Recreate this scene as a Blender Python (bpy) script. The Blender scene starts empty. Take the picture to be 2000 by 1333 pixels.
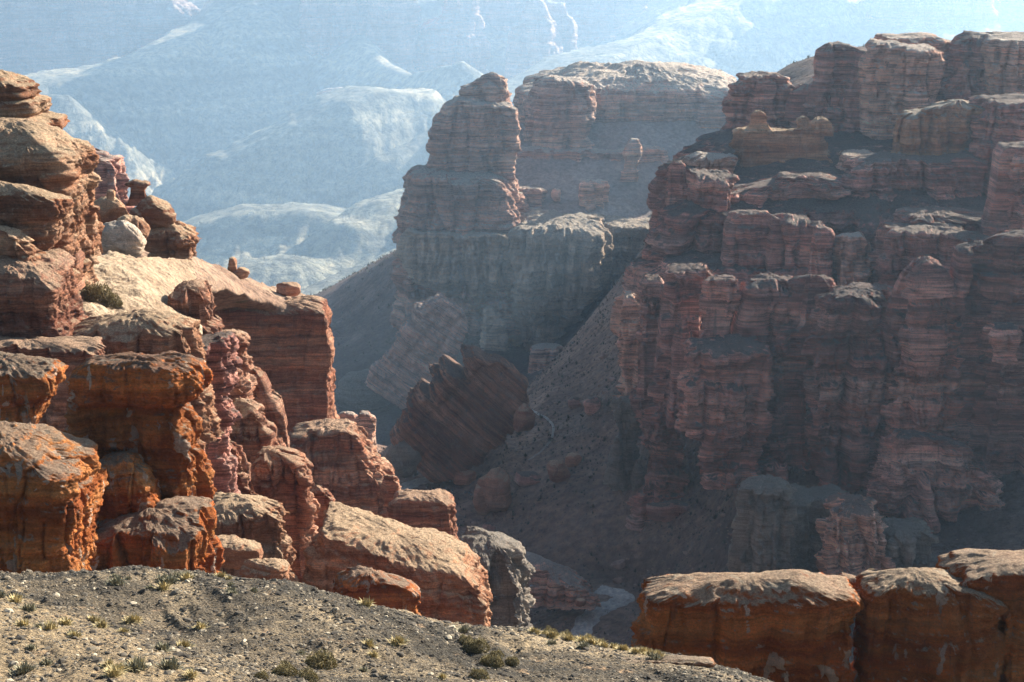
import bpy, math, random
import numpy as np
from mathutils import Vector
Q = 1.0                      # mesh density (1 = about one vertex per 1.4 px)
R = math.radians
sc_ = bpy.context.scene
col = sc_.collection
random.seed(7); RNG = np.random.default_rng(11)

# ------------------------------------------------------------------ camera
PITCH = R(15.0); F = 3271.0
cam = bpy.data.cameras.new("camera"); camo = bpy.data.objects.new("camera", cam); col.objects.link(camo)
cam.sensor_width = 36; cam.lens = 36 * F / 2000; cam.clip_start = 0.5; cam.clip_end = 30000
camo.location = (0, 0, 0); camo.rotation_euler = (R(90) - PITCH, 0, 0)
sc_.camera = camo
# ------------------------------------------------------------------ light
SUN_AZ, SUN_EL = 43.0, 23.0          # degrees right of the view direction, above the horizon
w = bpy.data.worlds.new("World"); sc_.world = w; w.use_nodes = True
nt = w.node_tree; bg = nt.nodes["Background"]
sky = nt.nodes.new("ShaderNodeTexSky"); sky.sky_type = 'NISHITA'; sky.sun_disc = False
sky.sun_elevation = R(SUN_EL); sky.sun_rotation = R(SUN_AZ)
nt.links.new(sky.outputs[0], bg.inputs[0]); bg.inputs[1].default_value = 0.05
sd = bpy.data.lights.new("sun", 'SUN'); sd.energy = 5.0; sd.angle = R(0.5); sd.color = (1.0, 0.90, 0.76)
so = bpy.data.objects.new("sun", sd); col.objects.link(so)
sv = Vector((math.sin(R(SUN_AZ)) * math.cos(R(SUN_EL)), math.cos(R(SUN_AZ)) * math.cos(R(SUN_EL)), math.sin(R(SUN_EL))))
so.rotation_euler = sv.to_track_quat('Z', 'Y').to_euler()
sc_.view_settings.view_transform = 'Standard'; sc_.view_settings.look = 'None'
sc_.view_settings.exposure = 1.75; sc_.view_settings.gamma = 1.0
sc_.render.engine = 'CYCLES'
cy = sc_.cycles; cy.use_denoising = True; cy.max_bounces = 6; cy.diffuse_bounces = 3; cy.glossy_bounces = 1
cy.volume_bounces = 1; cy.transmission_bounces = 2; cy.caustics_reflective = False; cy.caustics_refractive = False
HAZE = 0.000085

# ------------------------------------------------------------------ pixel -> world
cp, sp = math.cos(PITCH), math.sin(PITCH)
def P(x, y, D):
    u = (x - 1000) / F; v = (666.5 - y) / F
    dy = cp + v * sp; dz = -sp + v * cp
    t = D / dy
    return (u * t, D, dz * t)
def PZ(y, D): return P(1000, y, D)[2]
def PX(x, y, D): return P(x, y, D)[0]

# ------------------------------------------------------------------ noise
TB = RNG.random((64, 64, 64)).astype(np.float32) * 2 - 1
def vn(x, y, z):
    xi = np.floor(x); yi = np.floor(y); zi = np.floor(z)
    fx = (x - xi); fy = (y - yi); fz = (z - zi)
    fx = fx * fx * (3 - 2 * fx); fy = fy * fy * (3 - 2 * fy); fz = fz * fz * (3 - 2 * fz)
    xi = xi.astype(np.int32) & 63; yi = yi.astype(np.int32) & 63; zi = zi.astype(np.int32) & 63
    x1 = (xi + 1) & 63; y1 = (yi + 1) & 63; z1 = (zi + 1) & 63
    a = TB[xi, yi, zi] * (1 - fx) + TB[x1, yi, zi] * fx
    b = TB[xi, y1, zi] * (1 - fx) + TB[x1, y1, zi] * fx
    c = TB[xi, yi, z1] * (1 - fx) + TB[x1, yi, z1] * fx
    d = TB[xi, y1, z1] * (1 - fx) + TB[x1, y1, z1] * fx
    a = a * (1 - fy) + b * fy; c = c * (1 - fy) + d * fy
    return a * (1 - fz) + c * fz
def fbm(x, y, z, o=4, g=0.5, ridged=False):
    s = 0; a = 1.0; t = 0
    for k in range(o):
        n = vn(x + 17.3 * k, y + 5.1 * k, z + 9.7 * k)
        if ridged: n = 1 - 2 * np.abs(n)
        s = s + a * n; t += a; a *= g
        x, y, z = (x * 0.8 - y * 0.6) * 2.03, (x * 0.6 + y * 0.8) * 2.03, z * 2.03 + 0.13 * x
    return s / t
def h2(i, j, k=0):
    return TB[(i * 7 + k * 13) & 63, (j * 11 + i) & 63, (k * 5 + j * 3 + 31) & 63]
def worley(x, y, k=0):
    """distance to the cell border and a random value of the cell"""
    xi = np.floor(x).astype(np.int32); yi = np.floor(y).astype(np.int32)
    d1 = np.full(x.shape, 9.0, np.float32); d2 = d1.copy(); v = np.zeros(x.shape, np.float32)
    for a in (-1, 0, 1):
        for b in (-1, 0, 1):
            ci, cj = xi + a, yi + b
            px = ci + 0.5 + 0.42 * h2(ci, cj, k); py = cj + 0.5 + 0.42 * h2(ci, cj, k + 3)
            d = np.sqrt((x - px) ** 2 + (y - py) ** 2); r = h2(ci, cj, k + 7)
            m = d < d1
            d2 = np.where(m, d1, np.minimum(d2, d)); v = np.where(m, r, v); d1 = np.where(m, d, d1)
    return d2 - d1, v
# layer profile: beds of random thickness and hardness, each a pillow with a recessed seam
def bed_table(seed, n=900):
    r = np.random.default_rng(seed); zs = [0.0]; xs = []; ys = []
    z = 0
    for i in range(n):
        t = float(np.clip(r.lognormal(-0.35, 0.6), 0.2, 2.6)); h = r.uniform(-1, 1); h = np.sign(h) * abs(h) ** 0.6
        u = np.linspace(0.02, 0.98, 12)
        xs += list(z + u * t); ys += list(0.55 * h + 0.5 * (1 - np.abs(2 * u - 1) ** 3.0) * (0.5 + 0.5 * min(t, 1.5)) - 0.3)
        z += t
    xs = np.array(xs); ys = np.array(ys); ys -= float((ys[1:] * np.diff(xs)).sum() / (xs[-1] - xs[0]))
    return np.array(xs), ys, z
BX, BY, BL = bed_table(5); CX_, CY_, CL = bed_table(9)
def beds(z, which=0):
    if which == 0: return np.interp(np.mod(z + 400, BL), BX, BY).astype(np.float32)
    return np.interp(np.mod(z + 400, CL), CX_, CY_).astype(np.float32)

# ------------------------------------------------------------------ mesh helpers
def grid_mesh(name, V, nu, nv, mat, closed=False, smooth=True, parent=None, extra=None):
    """V: (nu*nv,3) rows u, cols v; closed joins the columns"""
    me = bpy.data.meshes.new(name)
    i = np.arange(nu - 1)[:, None]; j = np.arange(nv if closed else nv - 1)[None, :]
    j1 = (j + 1) % nv
    q = np.stack([i * nv + j + 0 * j1, i * nv + j1, (i + 1) * nv + j1, (i + 1) * nv + j + 0 * j1], -1).reshape(-1, 4)
    nf = len(q)
    me.vertices.add(len(V)); me.vertices.foreach_set("co", np.ascontiguousarray(V, np.float32).ravel())
    me.loops.add(nf * 4); me.loops.foreach_set("vertex_index", q.astype(np.int32).ravel())
    me.polygons.add(nf); me.polygons.foreach_set("loop_start", np.arange(nf, dtype=np.int32) * 4)
    me.polygons.foreach_set("loop_total", np.full(nf, 4, np.int32))
    me.polygons.foreach_set("use_smooth", np.full(nf, smooth, bool))
    me.update(calc_edges=True)
    me.materials.append(mat)
    o = bpy.data.objects.new(name, me); col.objects.link(o)
    if parent: o.parent = parent
    return o
def tri_mesh(name, V, T, mat, smooth=False, parent=None):
    me = bpy.data.meshes.new(name); nf = len(T); k = T.shape[1]
    me.vertices.add(len(V)); me.vertices.foreach_set("co", np.ascontiguousarray(V, np.float32).ravel())
    me.loops.add(nf * k); me.loops.foreach_set("vertex_index", T.astype(np.int32).ravel())
    me.polygons.add(nf); me.polygons.foreach_set("loop_start", np.arange(nf, dtype=np.int32) * k)
    me.polygons.foreach_set("loop_total", np.full(nf, k, np.int32))
    me.polygons.foreach_set("use_smooth", np.full(nf, smooth, bool))
    me.update(calc_edges=True); me.materials.append(mat)
    o = bpy.data.objects.new(name, me); col.objects.link(o)
    if parent: o.parent = parent
    return o
def tag(o, label, cat, group=None):
    o['label'] = label; o['category'] = cat
    if group: o['group'] = group
    return o

# ------------------------------------------------------------------ materials
_M = {}
STR = dict(slate=.5, capstone=.4, far=.6, orange=.40, brown=.55, red=.8, purple=.95, butte=.95, grey=.5)
LEDGE = dict(slate=.3, capstone=.1, far=.5, orange=.15, brown=.7, red=.7, purple=1.0, butte=.6, grey=.2)
BEDS = dict(slate=.5, capstone=.5, far=.5, orange=.42, brown=.65, red=.55, purple=.55, butte=.6, grey=.5)
def lin(c): return tuple((v / 12.92 if v <= 0.04045 else ((v + 0.055) / 1.055) ** 2.4) for v in c) + (1,)
def nodes(m):
    m.use_nodes = True; nt = m.node_tree; b = nt.nodes["Principled BSDF"]
    b.inputs["Roughness"].default_value = 0.93; b.inputs["Specular IOR Level"].default_value = 0.15
    return nt, b
def N(nt, t, **kw):
    n = nt.nodes.new(t)
    for k, v in kw.items(): setattr(n, k, v)
    return n
def math_(nt, op, a, b=None, c=None, clamp=False):
    n = N(nt, "ShaderNodeMath", operation=op, use_clamp=clamp)
    for i, v in enumerate((a, b, c)):
        if v is None: continue
        if isinstance(v, (int, float)): n.inputs[i].default_value = v
        else: nt.links.new(v, n.inputs[i])
    return n.outputs[0]
def mix(nt, fac, a, b, mode='MIX'):
    n = N(nt, "ShaderNodeMix", data_type='RGBA', blend_type=mode)
    for i, v in ((0, fac), (6, a), (7, b)):
        if isinstance(v, (int, float)): n.inputs[i].default_value = v
        elif isinstance(v, tuple): n.inputs[i].default_value = v
        else: nt.links.new(v, n.inputs[i])
    return n.outputs[2]
def noise(nt, vec, scale, detail=5, rough=0.55, dist=0.0):
    n = N(nt, "ShaderNodeTexNoise"); n.inputs["Scale"].default_value = scale; n.inputs["Detail"].default_value = detail
    n.inputs["Roughness"].default_value = rough; n.inputs["Distortion"].default_value = dist
    nt.links.new(vec, n.inputs["Vector"]); return n.outputs["Fac"]
def vmul(nt, vec, s):
    n = N(nt, "ShaderNodeVectorMath", operation='MULTIPLY'); nt.links.new(vec, n.inputs[0]); n.inputs[1].default_value = s
    return n.outputs[0]
def ramp(nt, fac, stops):
    n = N(nt, "ShaderNodeValToRGB"); nt.links.new(fac, n.inputs[0]); e = n.color_ramp.elements
    while len(e) > 1: e.remove(e[-1])
    e[0].position = stops[0][0]; e[0].color = stops[0][1]
    for p, c in stops[1:]:
        k = e.new(p); k.color = c
    return n.outputs[0]
def smooth(nt, x, a, b):
    n = N(nt, "ShaderNodeMapRange", interpolation_type='SMOOTHSTEP')
    nt.links.new(x, n.inputs[0]); n.inputs[1].default_value = a; n.inputs[2].default_value = b
    return n.outputs[0]
# palettes: three bed colours, dust on ledges, dark varnish, pale stain strength
PAL = {
 'orange': dict(c=[(.36,.095,.025), (.52,.165,.045), (.62,.25,.08), (.38,.10,.03), (.68,.34,.14)], dust=(.30,.25,.19), dark=(.07,.05,.04), stain=.85, dustw=.8),
 'brown':  dict(c=[(.34,.155,.085), (.46,.245,.145), (.55,.345,.22), (.33,.14,.075), (.62,.44,.30)], dust=(.52,.39,.26), dark=(.12,.08,.06), stain=.15, dustw=.85),
 'red':    dict(c=[(.32,.135,.085), (.42,.205,.13), (.53,.30,.205), (.25,.10,.066), (.60,.39,.28)], dust=(.45,.32,.22), dark=(.11,.07,.06), stain=.12, dustw=.8),
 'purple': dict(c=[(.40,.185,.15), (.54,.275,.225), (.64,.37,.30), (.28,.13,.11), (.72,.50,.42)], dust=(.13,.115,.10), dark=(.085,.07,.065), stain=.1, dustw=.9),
 'butte':  dict(c=[(.56,.32,.24), (.68,.42,.32), (.74,.51,.40), (.48,.27,.21), (.80,.62,.50)], dust=(.48,.43,.37), dark=(.16,.12,.11), stain=.1, dustw=.85),
 'capstone': dict(c=[(.16,.09,.05), (.22,.125,.07), (.32,.18,.09), (.11,.07,.045), (.40,.24,.13)], dust=(.33,.28,.2), dark=(.06,.05,.04), stain=.1, dustw=.9),
 'slate':  dict(c=[(.26,.23,.20), (.32,.275,.23), (.37,.32,.26), (.22,.195,.17), (.42,.36,.30)], dust=(.22,.195,.165), dark=(.10,.09,.08), stain=.1, dustw=.8),
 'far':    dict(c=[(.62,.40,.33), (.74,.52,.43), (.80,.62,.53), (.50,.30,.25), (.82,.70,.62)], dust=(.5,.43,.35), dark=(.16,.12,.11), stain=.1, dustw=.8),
 'grey':   dict(c=[(.54,.42,.32), (.65,.51,.39), (.72,.58,.45), (.48,.37,.29), (.76,.63,.51)], dust=(.42,.38,.32), dark=(.14,.13,.12), stain=.12, dustw=.7),
}
def rockmat(pal, sc=1.0, dip=None, dustcol=None, stripe=None):
    key = (pal, round(sc, 2), dip, dustcol, stripe); w_ = stripe if stripe is not None else STR[pal]
    if key in _M: return _M[key]
    w_ = w_ * .8 if dip else w_; p = PAL[pal]; m = bpy.data.materials.new("rock_" + pal); nt, b = nodes(m); L = nt.links
    g = N(nt, "ShaderNodeNewGeometry"); pos = g.outputs["Position"]; f = 1.0 / sc
    if dip:
        mp = N(nt, "ShaderNodeMapping", vector_type='POINT'); L.new(pos, mp.inputs[0]); mp.inputs["Rotation"].default_value = (0, dip, 0); sp_ = mp.outputs[0]
    else: sp_ = pos
    # beds: a noise that runs almost only upward
    bed = noise(nt, vmul(nt, sp_, (.05 * f, .05 * f, .55 * f)), 1.0, 6, .62, .15)
    fine = noise(nt, vmul(nt, sp_, (.12 * f, .12 * f, 2.6 * f)), 1.0, 4, .65, .1); fine2 = noise(nt, vmul(nt, sp_, (.35 * f, .35 * f, 8.0 * f)), 1.0, 3, .6, .1)
    c = p['c']
    base = ramp(nt, bed, [(.25, c[3] + (1,)), (.40, c[0] + (1,)), (.50, c[1] + (1,)), (.60, c[2] + (1,)), (.72, c[4] + (1,))])
    fr = ramp(nt, fine, [(.38, (.50, .48, .48, 1)), (.5, (1, 1, 1, 1)), (.62, (1.4, 1.32, 1.26, 1))])
    base = mix(nt, .95 * w_, base, fr, 'MULTIPLY')
    base = mix(nt, .8 * w_, base, ramp(nt, fine2, [(.38, (.55, .53, .53, 1)), (.5, (1, 1, 1, 1)), (.62, (1.35, 1.3, 1.25, 1))]), 'MULTIPLY')
    # blotches and streaks running down
    bl = noise(nt, pos, .9 * f, 9, .68, .4)
    base = mix(nt, .95, base, ramp(nt, bl, [(.32, (.68, .66, .66, 1)), (.5, (1, 1, 1, 1)), (.68, (1.25, 1.2, 1.15, 1))]), 'MULTIPLY')
    st = noise(nt, vmul(nt, pos, (2.2 * f, 2.2 * f, .22 * f)), 1.0, 5, .6, .6)
    base = mix(nt, math_(nt, 'MULTIPLY', smooth(nt, st, .58, .72), .5), base, p['dark'] + (1,))
    st2 = noise(nt, vmul(nt, pos, (.9 * f, .9 * f, .35 * f)), 1.0, 3, .5, .8)
    base = mix(nt, math_(nt, 'MULTIPLY', smooth(nt, st2, .615, .64), p['stain']), base, (.62, .47, .36, 1))
    oi = N(nt, "ShaderNodeObjectInfo")
    base = mix(nt, 1.0, base, ramp(nt, oi.outputs["Random"], [(0, (.78, .77, .77, 1)), (.5, (1, 1, 1, 1)), (1, (1.2, 1.17, 1.13, 1))]), 'MULTIPLY')
    # dust and lichen on upward faces
    nz = N(nt, "ShaderNodeSeparateXYZ"); L.new(g.outputs["Normal"], nz.inputs[0])
    dn = noise(nt, pos, 1.3 * f, 6, .65)
    up = math_(nt, 'ADD', nz.outputs[2], math_(nt, 'MULTIPLY', math_(nt, 'SUBTRACT', dn, .5), .9))
    dustc = (dustcol or p['dust']) + (1,)
    dspk = noise(nt, pos, 7.0 * f, 6, .75)
    dcol = mix(nt, .9, dustc, ramp(nt, dspk, [(.34, (.35, .35, .36, 1)), (.5, (1, 1, 1, 1)), (.64, (1.45, 1.4, 1.3, 1))]), 'MULTIPLY')
    base = mix(nt, math_(nt, 'MULTIPLY', smooth(nt, up, .60, .90), p['dustw']), base, dcol)
    spk = noise(nt, pos, 9.0 * f, 5, .75)
    base = mix(nt, .7, base, ramp(nt, spk, [(.33, (.55, .55, .56, 1)), (.5, (1, 1, 1, 1)), (.66, (1.5, 1.45, 1.4, 1))]), 'MULTIPLY')
    L.new(base, b.inputs["Base Color"])
    bn = noise(nt, vmul(nt, pos, (1, 1, 1.7)), 2.2 * f, 10, .80, .3)
    bp = N(nt, "ShaderNodeBump"); bp.inputs["Strength"].default_value = 1.0; bp.inputs["Distance"].default_value = .6 * sc
    pit = N(nt, "ShaderNodeTexVoronoi", feature='F1'); pit.inputs["Scale"].default_value = 2.6 * f; L.new(vmul(nt, pos, (1, 1, 1.4)), pit.inputs["Vector"])
    hh = math_(nt, 'ADD', bn, math_(nt, 'MULTIPLY', smooth(nt, pit.outputs["Distance"], 0, .35), .16))
    hh = math_(nt, 'ADD', hh, math_(nt, 'MULTIPLY', fine, .5 * w_))
    vf = noise(nt, vmul(nt, pos, (3.0 * f, 3.0 * f, .5 * f)), 1.0, 6, .7, .3)
    hh = math_(nt, 'ADD', hh, math_(nt, 'MULTIPLY', fine2, .35 * w_)); hh = math_(nt, 'ADD', hh, math_(nt, 'MULTIPLY', vf, .35))
    L.new(hh, bp.inputs["Height"]); L.new(bp.outputs[0], b.inputs["Normal"])
    _M[key] = m
    return m
def soilmat(name, ca, cb, cc, f, bumpd, dark=.5, big=False):
    m = bpy.data.materials.new(name); nt, b = nodes(m); L = nt.links
    g = N(nt, "ShaderNodeNewGeometry"); pos = g.outputs["Position"]
    n1 = noise(nt, pos, .12 * f, 6, .6, .5); n2 = noise(nt, pos, 1.4 * f, 8, .75)
    base = ramp(nt, n1, [(.35, ca + (1,)), (.5, cb + (1,)), (.65, cc + (1,))])
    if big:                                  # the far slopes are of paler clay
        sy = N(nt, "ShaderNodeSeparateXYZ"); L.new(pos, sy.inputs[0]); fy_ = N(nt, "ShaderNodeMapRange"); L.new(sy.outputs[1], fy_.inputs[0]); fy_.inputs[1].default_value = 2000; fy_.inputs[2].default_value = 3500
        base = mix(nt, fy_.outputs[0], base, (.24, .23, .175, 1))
    base = mix(nt, .9, base, ramp(nt, n2, [(.36, (dark, dark, dark, 1)), (.5, (1, 1, 1, 1)), (.64, (1.5, 1.45, 1.35, 1))]), 'MULTIPLY')
    L.new(base, b.inputs["Base Color"])
    bn = noise(nt, pos, 1.1 * f, 10, .7)
    if big:
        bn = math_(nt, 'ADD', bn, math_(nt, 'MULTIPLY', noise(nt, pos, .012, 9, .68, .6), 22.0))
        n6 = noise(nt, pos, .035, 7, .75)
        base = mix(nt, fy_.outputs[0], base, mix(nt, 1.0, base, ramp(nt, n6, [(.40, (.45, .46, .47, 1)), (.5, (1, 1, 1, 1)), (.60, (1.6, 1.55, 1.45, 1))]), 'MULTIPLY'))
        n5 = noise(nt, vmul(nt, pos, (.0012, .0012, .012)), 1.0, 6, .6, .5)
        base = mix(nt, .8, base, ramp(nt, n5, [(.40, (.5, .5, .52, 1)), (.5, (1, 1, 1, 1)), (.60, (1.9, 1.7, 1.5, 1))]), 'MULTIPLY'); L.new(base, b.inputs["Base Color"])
    bp = N(nt, "ShaderNodeBump"); bp.inputs["Distance"].default_value = bumpd; L.new(bn, bp.inputs["Height"]); L.new(bp.outputs[0], b.inputs["Normal"])
    return m
def plain(name, c, var=.4, f=3.0, rough=.9):
    m = bpy.data.materials.new(name); nt, b = nodes(m); b.inputs["Roughness"].default_value = rough
    g = N(nt, "ShaderNodeNewGeometry"); n1 = noise(nt, g.outputs["Position"], f, 4, .6)
    nt.links.new(mix(nt, 1.0, c + (1,), ramp(nt, n1, [(.3, (1 - var,) * 3 + (1,)), (.7, (1 + var,) * 3 + (1,))]), 'MULTIPLY'), b.inputs["Base Color"])
    return m

# ------------------------------------------------------------------ rock masses
def theta_samples(n):
    """more samples on the side facing the camera (-Y)"""
    u = np.linspace(0, 1, n, endpoint=False)
    k = 0.72                                    # share of samples in the front 200 degrees
    fr = R(205)
    t = np.where(u < k, -R(90) - fr / 2 + u / k * fr, -R(90) + fr / 2 + (u - k) / (1 - k) * (2 * math.pi - fr))
    return t
BW = [1.0, .3]; CAPK = [.85]; KD = [1.0]; DEF = {}
def build_rock(name, D, dep, rows, mat, sc=1.0, n=None, dome=0.0, tx=0.0, ty=0.0, a=1.0, bed=1.0, cell=1.0, fb=1.0,
               cs=2.6, dip=0.0, rr=0.16, foot=0.0, seed=0, parent=None, q=1.0, capn=1.0, which=0, flute=0.5, low=0.12, maxv=1200, rot=0.0):
    px = D * 0.000597
    n = n * 1.7 if n else 6.0
    dep *= CAPK[0]; dome *= CAPK[0]
    zr = np.array([PZ(r[0], D) for r in rows]); xl = np.array([PX(r[1], r[0], D + .3 * dep) for r in rows])
    xr = np.array([PX(r[2], r[0], D + .3 * dep) for r in rows])
    if foot: zr = np.append(zr, zr[-1] - foot); xl = np.append(xl, xl[-1] - foot * .15); xr = np.append(xr, xr[-1] + foot * .15)
    o = np.argsort(zr); zr, xl, xr = zr[o], xl[o], xr[o]
    zt, zb = zr[-1], zr[0]
    nz = int(np.clip((zt - zb) / (px * 1.25) * Q * q, 8, maxv))
    zs = np.linspace(zt, zb, nz)
    L_ = np.interp(zs, zr, xl); R_ = np.interp(zs, zr, xr)
    cx = (L_ + R_) / 2; hw = (R_ - L_) / 2; wm = hw.max()
    hd = dep / 2 * np.clip(hw / wm, .05, 1) ** .7
    rad = min(rr * sc, (zt - zb) * .4, hw[0] * .8)      # rounded lip
    k = np.clip((zs - (zt - rad)) / rad, 0, 1); red = rad * (1 - np.sqrt(1 - k * k * .999))
    hw = np.maximum(hw - red, .05 * hw); hd = np.maximum(hd - red, .05 * hd)
    nth = int(np.clip((2 * wm + dep) * 1.5 / (px * 1.5) * Q * q / .72 / 1.0, 24, 1600))
    th = theta_samples(nth); c, s = np.cos(th), np.sin(th)
    r = (np.abs(c) ** n + np.abs(s) ** n) ** (-1 / n)
    ux, uy = c * r, s * r
    X = cx[:, None] + hw[:, None] * ux[None]; Y = (D + dep / 2) + hd[:, None] * uy[None]; Z = np.broadcast_to(zs[:, None], X.shape).copy()
    nx = np.abs(c) ** (n - 1) * np.sign(c) / wm; ny = np.abs(s) ** (n - 1) * np.sign(s) / (dep / 2)
    l = np.hypot(nx, ny) + 1e-9; nx, ny = (nx / l)[None], (ny / l)[None]
    f = 1 / sc
    sx = 31.7 * seed
    wr = fbm(X * f * .12 + sx, Y * f * .12, Z * f * .12, 3) 
    zz = Z * math.cos(dip) + X * math.sin(dip)
    zw = zz * f + 1.1 * wr
    zw2 = zz * f * 3.1 + 1.6 * wr
    B = beds(zw * .8, which) + .5 * beds(zw2, 1 - which) + .24 * beds(zz * f * 9 + 3 * wr, which)
    B0 = beds(zw * .27, 1 - which) * BW[1]
    lowf = fbm(X * f * .07 + sx, Y * f * .07 + 3, Z * f * .045, 3)
    wx = X + .8 * sc * wr + .35 * sc * fbm(X * f, Y * f, Z * f * .6, 2); wy = Y + .8 * sc * lowf
    ed, cv = worley(wx * f / cs + sx, wy * f / cs + Z * f * .03)
    ed2, cv2 = worley(wx * f / cs * 2.7 + sx + 9, wy * f / cs * 2.7 + np.floor(zw * .55) * 3.7, 2)
    crack = np.exp(-np.clip(ed, 0, 9) * 9)
    crack2 = np.exp(-np.clip(ed2, 0, 9) * 8)
    fl = fbm(X * f * 1.6, Y * f * 1.6, Z * f * .22, 4, .55)
    fr = fbm(X * f * .55 + sx, Y * f * .55, Z * f * .75, 7, .6)
    q5 = fr * 6; fq = np.floor(q5); fr = .3 * fr + .7 * (fq + np.clip((q5 - fq - .5) * 4 + .5, 0, 1)) / 6
    rd = fbm(X * f * 1.1, Y * f * 1.1, Z * f * 1.5, 5, .66, True)
    g1 = np.abs(vn(wx * f * 1.1 + 7, wy * f * 1.1, Z * f * .10)); g2 = np.abs(vn(wx * f * 2.9 + 3, wy * f * 2.9, Z * f * .3))
    gul = -np.clip(1 - g1 * 5, 0, 1) * .5 - np.clip(1 - g2 * 4, 0, 1) * .22
    d = a * sc * (.42 * bed * BW[0] * B * (.75 + .5 * lowf) + .85 * B0 + cell * (.6 * cv - .5 * crack + .28 * cv2 - .2 * crack2 * (B > -.2)) + flute * (.2 * fl + .9 * gul * (.6 - .4 * np.clip(B, -1, 1)))
                  + fb * (.62 * fr + .20 * rd) + 1.0 * lowf * (low / .12))
    d = d * (1 - .6 * np.exp(-np.clip(zt - zs, 0, None) / (.5 * sc)))[:, None]
    lim = np.minimum(hw, hd)[:, None] * .45
    d = np.clip(d, -lim, lim * .9)
    bX, bY, d0 = X[0].copy(), Y[0].copy(), d[0].copy(); n0x, n0y = nx[0], ny[0]
    X = X + nx * d; Y = Y + ny * d
    Z = Z + a * sc * .10 * fbm(X * f * .9, Y * f * .9, Z * f * .9 + 7, 3)
    # cap
    nr = int(np.clip(max(dep * .5, wm * .35) / (px * 2.2) * Q * q, 6, 260))
    S = 1 - np.linspace(0, 1.0, nr + 1)[1:] ** 1.5
    tX, tY, tZ = X[0], Y[0], Z[0]
    ccx, ccy = tX.mean(), D + dep / 2
    sm_ = S[:, None]; keep = np.clip((sm_ - .9) / .1, 0, 1)
    kk = max(3, nth // 14); ker = np.ones(kk) / kk; dS = np.convolve(np.concatenate([d0[-kk:], d0, d0[:kk]]), ker, 'same')[kk:-kk]
    bX = bX + n0x * dS; bY = bY + n0y * dS; d0 = d0 - dS
    kX = ccx + (bX[None] - ccx) * sm_ + n0x * d0 * keep; kY = ccy + (bY[None] - ccy) * sm_ + n0y * d0 * keep
    mz = tZ.mean()
    S2 = S[:, None] ** 14
    def zcap(x, y):
        ef = (np.abs((x - ccx) / hw[0]) ** n + np.abs((y - ccy) / hd[0]) ** n) ** (1 / n)
        zc = dome * (1 - np.clip(ef, 0, 1.15) ** 2.2)
        cap = fbm(x * f * .35 + sx, y * f * .35, x * 0, 5, .55) * .7 + np.abs(fbm(x * f * 1.7, y * f * 1.7, x * 0 + 4, 5, .6)) * .4
        stp = fbm(x * f * .3 + 5, y * f * .3, x * 0, 4) * 3; sf = np.floor(stp); stp = (sf + np.clip((stp - sf - .5) * 5 + .5, 0, 1)) / 3 * .6
        return zc + capn * sc * (cap + stp) * .62
    kZ = tZ[None] * S2 + mz * (1 - S2) + zcap(kX, kY)
    Z = Z + zcap(X[0], Y[0])[None] * np.exp(-np.clip(zt - zs, 0, None) / (1.2 * sc))[:, None]
    X = np.vstack([kX[::-1], X]); Y = np.vstack([kY[::-1], Y]); Z = np.vstack([kZ[::-1], Z])
    if tx or ty:
        fade = np.clip((Z - zb) / (zt - zb), 0, 1) ** 1.5
        Z = Z + fade * (tx * (X - ccx) + ty * (Y - D))
    if rot:
        zc = (zt + zb) / 2; cr, sr = math.cos(rot), math.sin(rot)
        X, Z = ccx + (X - ccx) * cr + (Z - zc) * sr, zc - (X - ccx) * sr + (Z - zc) * cr
    V = np.stack([X, Y, Z], -1).reshape(-1, 3)
    return grid_mesh(name, V, X.shape[0], X.shape[1], mat, closed=True, parent=parent)
NR = [0]
def rock(name, label, cat, D, dep, rows, pal='red', sc=1.0, group=None, dustcol=None, mdip=None, **kw):
    for k_, v_ in DEF.items():
        if k_ == 'nmin': kw['n'] = max(kw.get('n') or 0, v_) if kw.get('n', 9) > 3.3 else kw['n']
        else: kw.setdefault(k_, v_)
    NR[0] += 1; D *= KD[0]; dep *= KD[0]; sc *= KD[0]; kw['foot'] = kw.get('foot', 0) * KD[0]; kw['dome'] = kw.get('dome', 0) * KD[0]
    kw.setdefault('seed', NR[0])
    BW[0] = BEDS[pal]; BW[1] = kw.pop('ledge', LEDGE[pal])
    o = build_rock(name, D, dep, rows, rockmat(pal, sc, mdip, dustcol), sc=sc, **kw)
    return tag(o, label, cat, group)
def part(parent, name, D, dep, rows, pal, sc, label=None, dustcol=None, **kw):
    NR[0] += 1; kw.setdefault('seed', NR[0])
    BW[0] = BEDS[pal]; BW[1] = kw.pop('ledge', LEDGE[pal])
    o = build_rock(name, D, dep, rows, rockmat(pal, sc, None, dustcol), sc=sc, parent=parent, **kw)
    if label: o['label'] = label
    return o
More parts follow.
